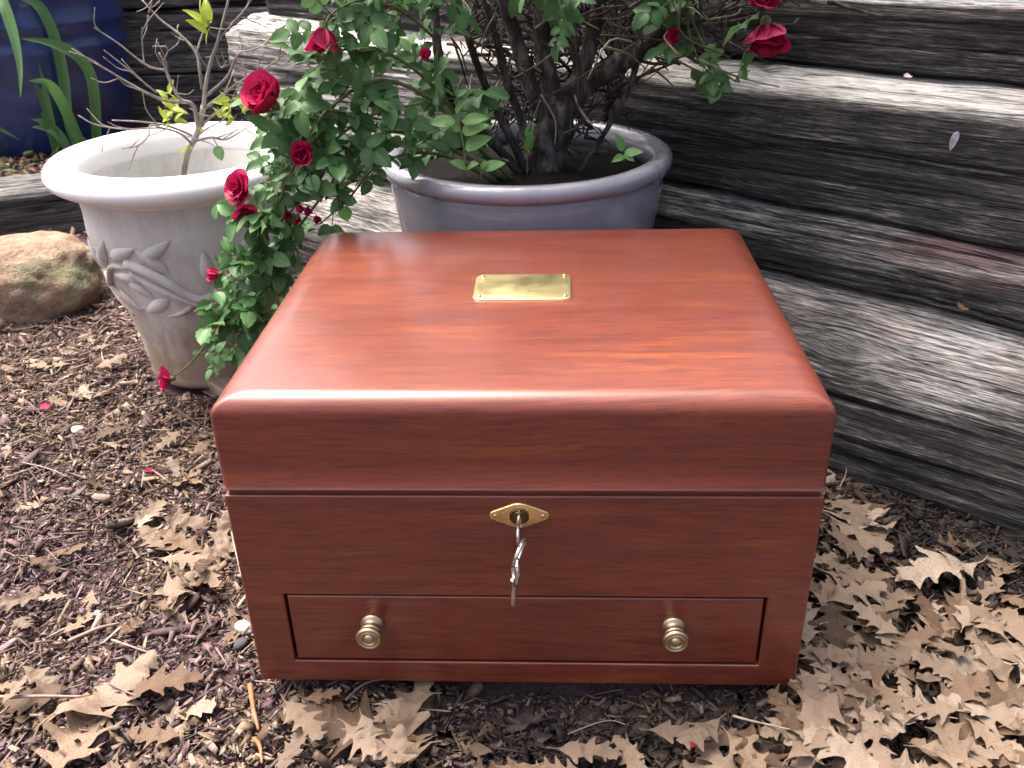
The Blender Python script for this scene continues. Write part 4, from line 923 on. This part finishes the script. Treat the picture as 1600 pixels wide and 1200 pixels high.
def oak_mesh(seed):
    """lobed oak leaf, 1 unit long, dry and curled; a stalk at the base"""
    r_ = random.Random(seed * 7 + 1); hv = 4; V = []; UV = []
    cl, cx_, tw = r_.uniform(-.6, 1.0), r_.uniform(.1, 1.0) * r_.choice((1, 1, 1, -1)), r_.uniform(-.6, .6)
    nl = r_.choice((2, 3, 3)); wid = r_.uniform(.27, .38)
    def side():
        """width along the midrib: lobe tips and rounded bays between them"""
        K = [(0, .010), (.06, .035)]; u = r_.uniform(.12, .17); st = (.80 - u) / nl
        for q in range(nl):
            big = math.sin(math.pi * (.26 + .56 * (q + .5) / nl)) * r_.uniform(.75, 1.15)
            K += [(u + st * .22, .10 + .15 * wid * r_.uniform(.6, 1.2)), (u + st * .42, wid * big * .80), (u + st * .54, wid * big), (u + st * .64, wid * big * .90), (u + st * .74, wid * big * .50), (u + st * .92, .115 * r_.uniform(.7, 1.2))]; u += st
        K += [(.84, .10 * r_.uniform(.7, 1.3)), (.89, .15 * r_.uniform(.7, 1.3)), (.93, .07), (.97, .045), (1., .004)]; return np.array(K)
    S0, S1 = side(), side(); us = np.unique(np.r_[S0[:, 0], S1[:, 0], np.linspace(0, 1, 30)])
    for u in us:
        row = (np.interp(u, S0[:, 0], S0[:, 1]), np.interp(u, S1[:, 0], S1[:, 1]))
        for j in range(-hv, hv + 1):
            a = j / hv; y = a * row[1 if a > 0 else 0]; V.append((u + abs(y) * .34 - .5, y, abs(y) * .12)); UV.append((u, a))
    V = np.array(V); x, y = V[:, 0], V[:, 1]; nu = len(us) - 1
    V[:, 2] += .20 * fbm(x * 2.6 + seed, y * 2.6, 0, seed, 2) + .07 * fbm(x * 8, y * 8, 0, seed + 3, 3) + .12 * np.abs(y) * np.sin(9 * x + seed)
    z = V[:, 2] + cx_ * y * y * 1.1 / (1 + 1.5 * np.abs(y)) - cl * .55 * x * x; t_ = tw * x
    V = np.stack([x * (1 - .25 * abs(cl) * x * x), y * np.cos(t_) - z * np.sin(t_), y * np.sin(t_) + z * np.cos(t_)], -1)
    k = 2 * hv + 1; Fc = [(i * k + j, (i + 1) * k + j, (i + 1) * k + j + 1, i * k + j + 1) for i in range(nu) for j in range(k - 1)]
    b0 = V[hv]; P = spline([b0 + (.02, 0, 0), b0 + (-.06, .004, .004), b0 + (-.17, .04 * r_.uniform(-1, 1), .02)], 6); Vt, Ft = tube(P, np.linspace(.010, .006, 6), 5); n0 = len(V)
    V = np.vstack([V, Vt]); UV += [(.5, 0)] * len(Vt); Fc += [tuple(i + n0 for i in f) for f in Ft]
    V[:, 2] -= np.percentile(V[:, 2], 8)
    return mesh('oak_leaf', V, Fc, OAK, uv=UV)
OK_ = [oak_mesh(s) for s in range(20)]
placed = []; ro = random.Random(3)
def oak(px, py, L, rot=None, label=None, group=None, flip=None, lift=None, tilt=.14, world=None):
    p = onz(px, py, -.022) if world is None else np.array([world[0], world[1], 0.]); 
    c = p[0] * WN[0] + p[1] * WN[1]
    if c > .50 and p[0] > 0: return None
    if abs(p[0]) < BX + L * .33 and -.30 * L < p[1] < BD: return None
    cnt = sum(1 for q in placed if (q[0] - p[0]) ** 2 + (q[1] - p[1]) ** 2 < .0014)
    z = gh(p[0], p[1]) + .006 + .0055 * min(cnt, 5) if lift is None else gh(p[0], p[1]) + lift
    o = link('oak_leaf', ro.choice(OK_), None, (p[0], p[1], z), (ro.gauss(0, tilt) + (math.pi if (flip if flip is not None else ro.random() < .3) else 0), ro.gauss(0, tilt), ro.uniform(0, 6.28) if rot is None else RAD(rot)), (L, L, L * ro.uniform(.30, .80)))
    if abs(o.rotation_euler[0]) > 1.6: o.location.z += .010
    tag(o, label, 'leaf', group); placed.append(p); return o
HERO = [(1465, 915, .105, 205, 'broad pale oak leaf with holes lying on dark soil below the lowest timber', False, .022), (1340, 835, .100, 100, 'large flat oak leaf against the right rear of the chest', False, .02),
        (175, 1095, .105, 60, 'long pale oak leaf tilted up at the bottom left', True, .018), (250, 1085, .080, 20, 'curled oak leaf just right of the long pale one at lower left', False, .012),
        (560, 1150, .115, 165, 'wide oak leaf with a long stalk in front of the chest', False, .012), (100, 868, .050, 10, 'small torn tan leaf alone on purple mulch at left', False, .008),
        (290, 855, .075, 150, 'oak leaf lying close to the left side of the chest', False, .012), (290, 920, .070, 40, 'forked oak leaf below another near the chest left side', False, .012),
        (145, 460, .085, 280, 'dry leaf wedged between the boulder and the white planter', False, .03), (80, 575, .060, 190, 'rolled brown leaf on the mulch below the boulder', False, .010),
        (130, 1170, .110, 100, 'big crumpled oak leaf in the bottom left corner pile', False, .012), (45, 1110, .075, 200, 'pinkish oak leaf under a pale stick at the left edge', False, .012),
        (640, 1130, .085, 80, 'upright curled oak leaf in front of the chest centre left', True, .02), (1140, 1120, .090, 250, 'oak leaf pointing down from under the chest right corner', False, .012),
        (1385, 770, .055, 60, 'small pinkish leaf at the foot of the lowest timber', False, .018), (1540, 1150, .085, 30, 'large tan oak leaf in the bottom right corner', False, .030)]
for px, py, L, rt, lab, fl, lf in HERO: oak(px, py, L, rt, lab, None, fl, lf, .12)
def fill(n, poly, L, lab, grp, tilt=.25):
    poly = np.array(poly, float); lo, hi = poly.min(0), poly.max(0); k = 0; tries = 0; mid = sum(L) / 2
    while k < n and tries < n * 30:
        tries += 1; q = np.array([ro.uniform(lo[0], hi[0]), ro.uniform(lo[1], hi[1])]); ins = False; j = len(poly) - 1
        for i in range(len(poly)):
            if (poly[i][1] > q[1]) != (poly[j][1] > q[1]) and q[0] < (poly[j][0] - poly[i][0]) * (q[1] - poly[i][1]) / (poly[j][1] - poly[i][1]) + poly[i][0]: ins = not ins
            j = i
        if not ins: continue
        ln_ = ro.uniform(*L); o = oak(q[0], q[1], ln_, None, None, grp, None, None, tilt)
        if not o: continue
        k += 1; e = o.rotation_euler; fl = abs(e[0]) > 1.6
        tip = o.matrix_basis @ Vector((.5, 0, 0)); x1, y1 = project(np.array(tip)); x0, y0 = project(np.array(o.location)); an = math.degrees(math.atan2(y0 - y1, x1 - x0)) % 360
        way = ('right', 'up and right', 'up', 'up and left', 'left', 'down and left', 'down', 'down and right')[int((an + 22.5) // 45) % 8]
        u, v = (x0 - lo[0]) / (hi[0] - lo[0]), (y0 - lo[1]) / (hi[1] - lo[1]); grid = (('upper left', 'upper middle', 'upper right'), ('centre left', 'centre', 'centre right'), ('lower left', 'lower middle', 'lower right'))[min(2, max(0, int(v * 3)))][min(2, max(0, int(u * 3)))]
        o['label'] = ('large ' if ln_ > mid else 'small ') + ('overturned ' if fl else '') + 'oak leaf, tip pointing ' + way + ', ' + grid + ' of ' + lab
fill(150, [(1275, 880), (1420, 960), (1600, 985), (1660, 1250), (1180, 1250), (1215, 1110), (1265, 960)], (.032, .068), 'right pile', 'oak leaves piled right of the chest', .13)
fill(9, [(1290, 770), (1370, 800), (1400, 900), (1290, 900)], (.05, .08), 'gap below lowest timber', 'oak leaves beside the lowest timber')
fill(6, [(1480, 840), (1600, 880), (1600, 960), (1500, 930)], (.04, .06), 'right dark soil', 'small leaves on the dark soil')
fill(32, [(425, 1082), (700, 1088), (760, 1170), (1010, 1170), (1090, 1092), (1190, 1095), (1180, 1240), (430, 1240)], (.03, .06), 'leaves before chest', 'oak leaves in front of the chest', .11)
fill(7, [(0, 1060), (330, 1060), (400, 1120), (420, 1240), (0, 1240)], (.03, .06), 'bottom left leaves', 'oak leaves at the bottom left')
fill(18, [(225, 800), (345, 790), (395, 1060), (330, 1060), (250, 950)], (.03, .06), 'strip left of chest', 'broken leaves along the chest left side', .3)
fill(26, [(0, 505), (190, 500), (210, 620), (320, 640), (320, 780), (0, 640)], (.025, .05), 'mulch below boulder', 'leaf scraps below the boulder', .35)
fill(16, [(0, 650), (330, 700), (340, 800), (230, 1000), (0, 1050)], (.02, .045), 'open left mulch', 'leaf scraps on the open mulch', .3)

same = {}
for o in COL.objects:
    if o.name.startswith('oak_leaf') and o.get('group'): same.setdefault(o['label'], []).append(o)
for lab, os_ in same.items():          # alike neighbours told apart by their height in the picture
    if len(os_) < 2: continue
    os_.sort(key=lambda o: project(np.array(o.location))[1])
    words = {2: ('upper', 'lower'), 3: ('upper', 'middle', 'lower'), 4: ('topmost', 'upper', 'lower', 'lowest')}.get(len(os_), ('topmost', 'upper', 'middle', 'lower', 'lowest'))
    for o, w_ in zip(os_, words): o['label'] = w_ + ' ' + lab
# ------------------------------------------------------------------ sticks, petals and pebbles on the mulch
PALE = mat_plain('pale_stick', [(.3, (.16, .125, .10)), (.6, (.27, .225, .19)), (.85, (.38, .335, .30))], 50, .8, .4, .002, .3, 4, (1, 1, 1))
ORNG = mat_plain('orange_bark', [(.3, (.16, .07, .028)), (.6, (.28, .135, .055)), (.85, (.36, .22, .11))], 50, .7, .4)
def stick(p0, p1, r, mat, label, lift=.012, bend=.004, name='stick'):
    a, b = onz(*p0, -.022), onz(*p1, -.022); a[2] = gh(a[0], a[1]) + lift; b[2] = gh(b[0], b[1]) + lift; mid = (a + b) / 2 + np.array([ro.uniform(-1, 1) * bend, ro.uniform(-1, 1) * bend, .002])
    o = empty(name, mid); bpy.data.objects.remove(o); P = spline([a, mid, b], 14); V, Fc = tube(P - mid, np.linspace(r, r * .55, 14), 7, .5, int(p0[0]), 300)
    o = link(name, mesh(name, V, Fc, mat), None, mid); tag(o, label, 'stick'); return o
stick((110, 1012), (190, 985), .0022, PALE, 'short thick pale stick on purple mulch at lower left')
stick((178, 1012), (252, 1035), .0012, PALE, 'thin straight pale twig right of the thick stick')
stick((-20, 1120), (140, 1110), .0019, PALE, 'long pale twig crossing the bottom left leaves', .022)
stick((392, 1078), (406, 1150), .0024, ORNG, 'orange brown bark strip below the chest left corner')
stick((400, 1165), (412, 1205), .0020, ORNG, 'yellowish bark strip at the bottom edge left of centre')
stick((545, 1125), (610, 1090), .0014, DARKTW, 'dark leaf stalk in front of the chest left half', .028)
stick((600, 1112), (705, 1118), .0011, PALE, 'thin pale stem lying under the chest front edge', .02)
stick((880, 1128), (985, 1120), .0008, PALE, 'fine curved stem in the dark gap before the chest', .008, .01)
stick((1140, 1165), (1225, 1195), .0011, PALE, 'pale curved stalk among leaves below the chest right corner', .04, .01)
stick((1545, 870), (1560, 888), .0014, PALE, 'short pale twig on dark soil at right', .01, .006)
stick((1495, 905), (1500, 985), .0035, OFF, 'brown upright stick piece right of the holed oak leaf', .025)
stick((1590, 1000), (1625, 1040), .0050, PALE, 'pale wood splinter at the right edge', .035)
stick((1310, 770), (1322, 735), .0010, PALE, 'thin pale stem leaning behind the chest right side', .02)
stick((358, 815), (380, 915), .0016, PALE, 'pale straight stalk lying along the chest left side', .012, .001)
stick((40, 735), (120, 760), .0010, PALE, 'fine pale straw on the mulch at left', .01)
stick((205, 650), (330, 628), .0012, DARKTW, 'dark thin twig below the white planter', .012)
def pebble(px, py, r, col, label, cat='pebble', name='pebble', seed=0, flat=.6):
    bm = bmesh.new(); bmesh.ops.create_icosphere(bm, subdivisions=3, radius=1)
    for v in bm.verts: v.co = v.co * (1 + .3 * float(fbm(np.array(v.co.x * 1.5 + seed), v.co.y * 1.5, v.co.z * 1.5, seed, 3)))
    me = bpy.data.meshes.new(name); bm.to_mesh(me); bm.free(); me.materials.append(mat_plain(name + '_stone', [(.3, tuple(c * .6 for c in col)), (.7, col)], 120, .7, .4)); me.polygons.foreach_set('use_smooth', np.ones(len(me.polygons), bool))
    p = onz(px, py, -.022); o = link(name, me, None, (p[0], p[1], gh(p[0], p[1]) + r * .55 + .004), (0, 0, seed), (r, r * .8, r * flat)); tag(o, label, cat); return o
pebble(124, 680, .0085, (.78, .76, .62), 'small cream white pebble on the mulch at left')
pebble(384, 985, .0105, (.70, .72, .64), 'white stone touching the chest left side near the ground', seed=3)
pebble(377, 1008, .0075, (.06, .06, .07), 'small dark pebble below the white stone beside the chest', seed=4)
pebble(152, 962, .0055, (.55, .60, .62), 'tiny pale grey pebble on purple mulch', seed=5)
pebble(1398, 900, .0062, (.62, .30, .10), 'orange acorn fragment among leaves right of the chest', 'acorn piece', 'acorn_fragment', 9, .8)
def petal_on(px, py, s, rot, label):
    p = onz(px, py, -.022); o = link('fallen_petal', PM[rot % 5], None, (p[0], p[1], gh(p[0], p[1]) + .012), (.3, .2, rot), s); tag(o, label, 'petal')
petal_on(66, 648, .015, 1, 'red leaf scrap lying on the mulch left of the white planter')
petal_on(236, 747, .010, 2, 'tiny pink petal on the mulch left of the chest')
petal_on(1085, 1165, .010, 4, 'pink petal on the leaves in front of the chest right corner')
# bits caught on the timbers
def wall_bit(px, py, c, z_off, me, s, label, cat, name, rot):
    d = ray(px, py); t = (c - WN @ CAM[:2]) / (WN @ d[:2]); P = CAM + d * t; o = link(name, me, None, P + np.array([0, 0, z_off]), rot, s); tag(o, label, cat)
wall_bit(1500, 482, .595, 0, PM[1], .016, 'curled cream leaf scrap resting on the lowest timber', 'leaf scrap', 'leaf_scrap', (.5, .2, 1.))
bpy.data.objects['leaf_scrap'].data = PM[1].copy(); bpy.data.objects['leaf_scrap'].data.materials[0] = OAK
PPINK = mat_plain('pale_petal', [(.3, (.50, .34, .34)), (.7, (.66, .52, .50))], 80, .6, .2); PP = PM[2].copy(); PP.materials[0] = PPINK
wall_bit(1413, 121, .668, .001, PP, .010, 'tiny pink petal on the bright timber ledge', 'petal', 'fallen_petal', (.3, .1, .4))
o = link('debris', leaf_mesh('debris', .022, .008, mat_plain('debris_grey', [(.3, (.20, .20, .26)), (.7, (.42, .42, .50))], 200, .6, .3), .3, .6, .1, 8, 1.4, 2), None, None)  # irregular scrap of cobweb debris hanging on the timber face
d = ray(1497, 205); t = (.6375 - WN @ CAM[:2]) / (WN @ d[:2]); o.matrix_world = Matrix.Translation(Vector(CAM + d * t)) @ frame((-.25, 0, -1), (-WN[0], -WN[1], .2)).to_4x4(); tag(o, 'small grey feather stuck on the dark upper timber', 'debris')
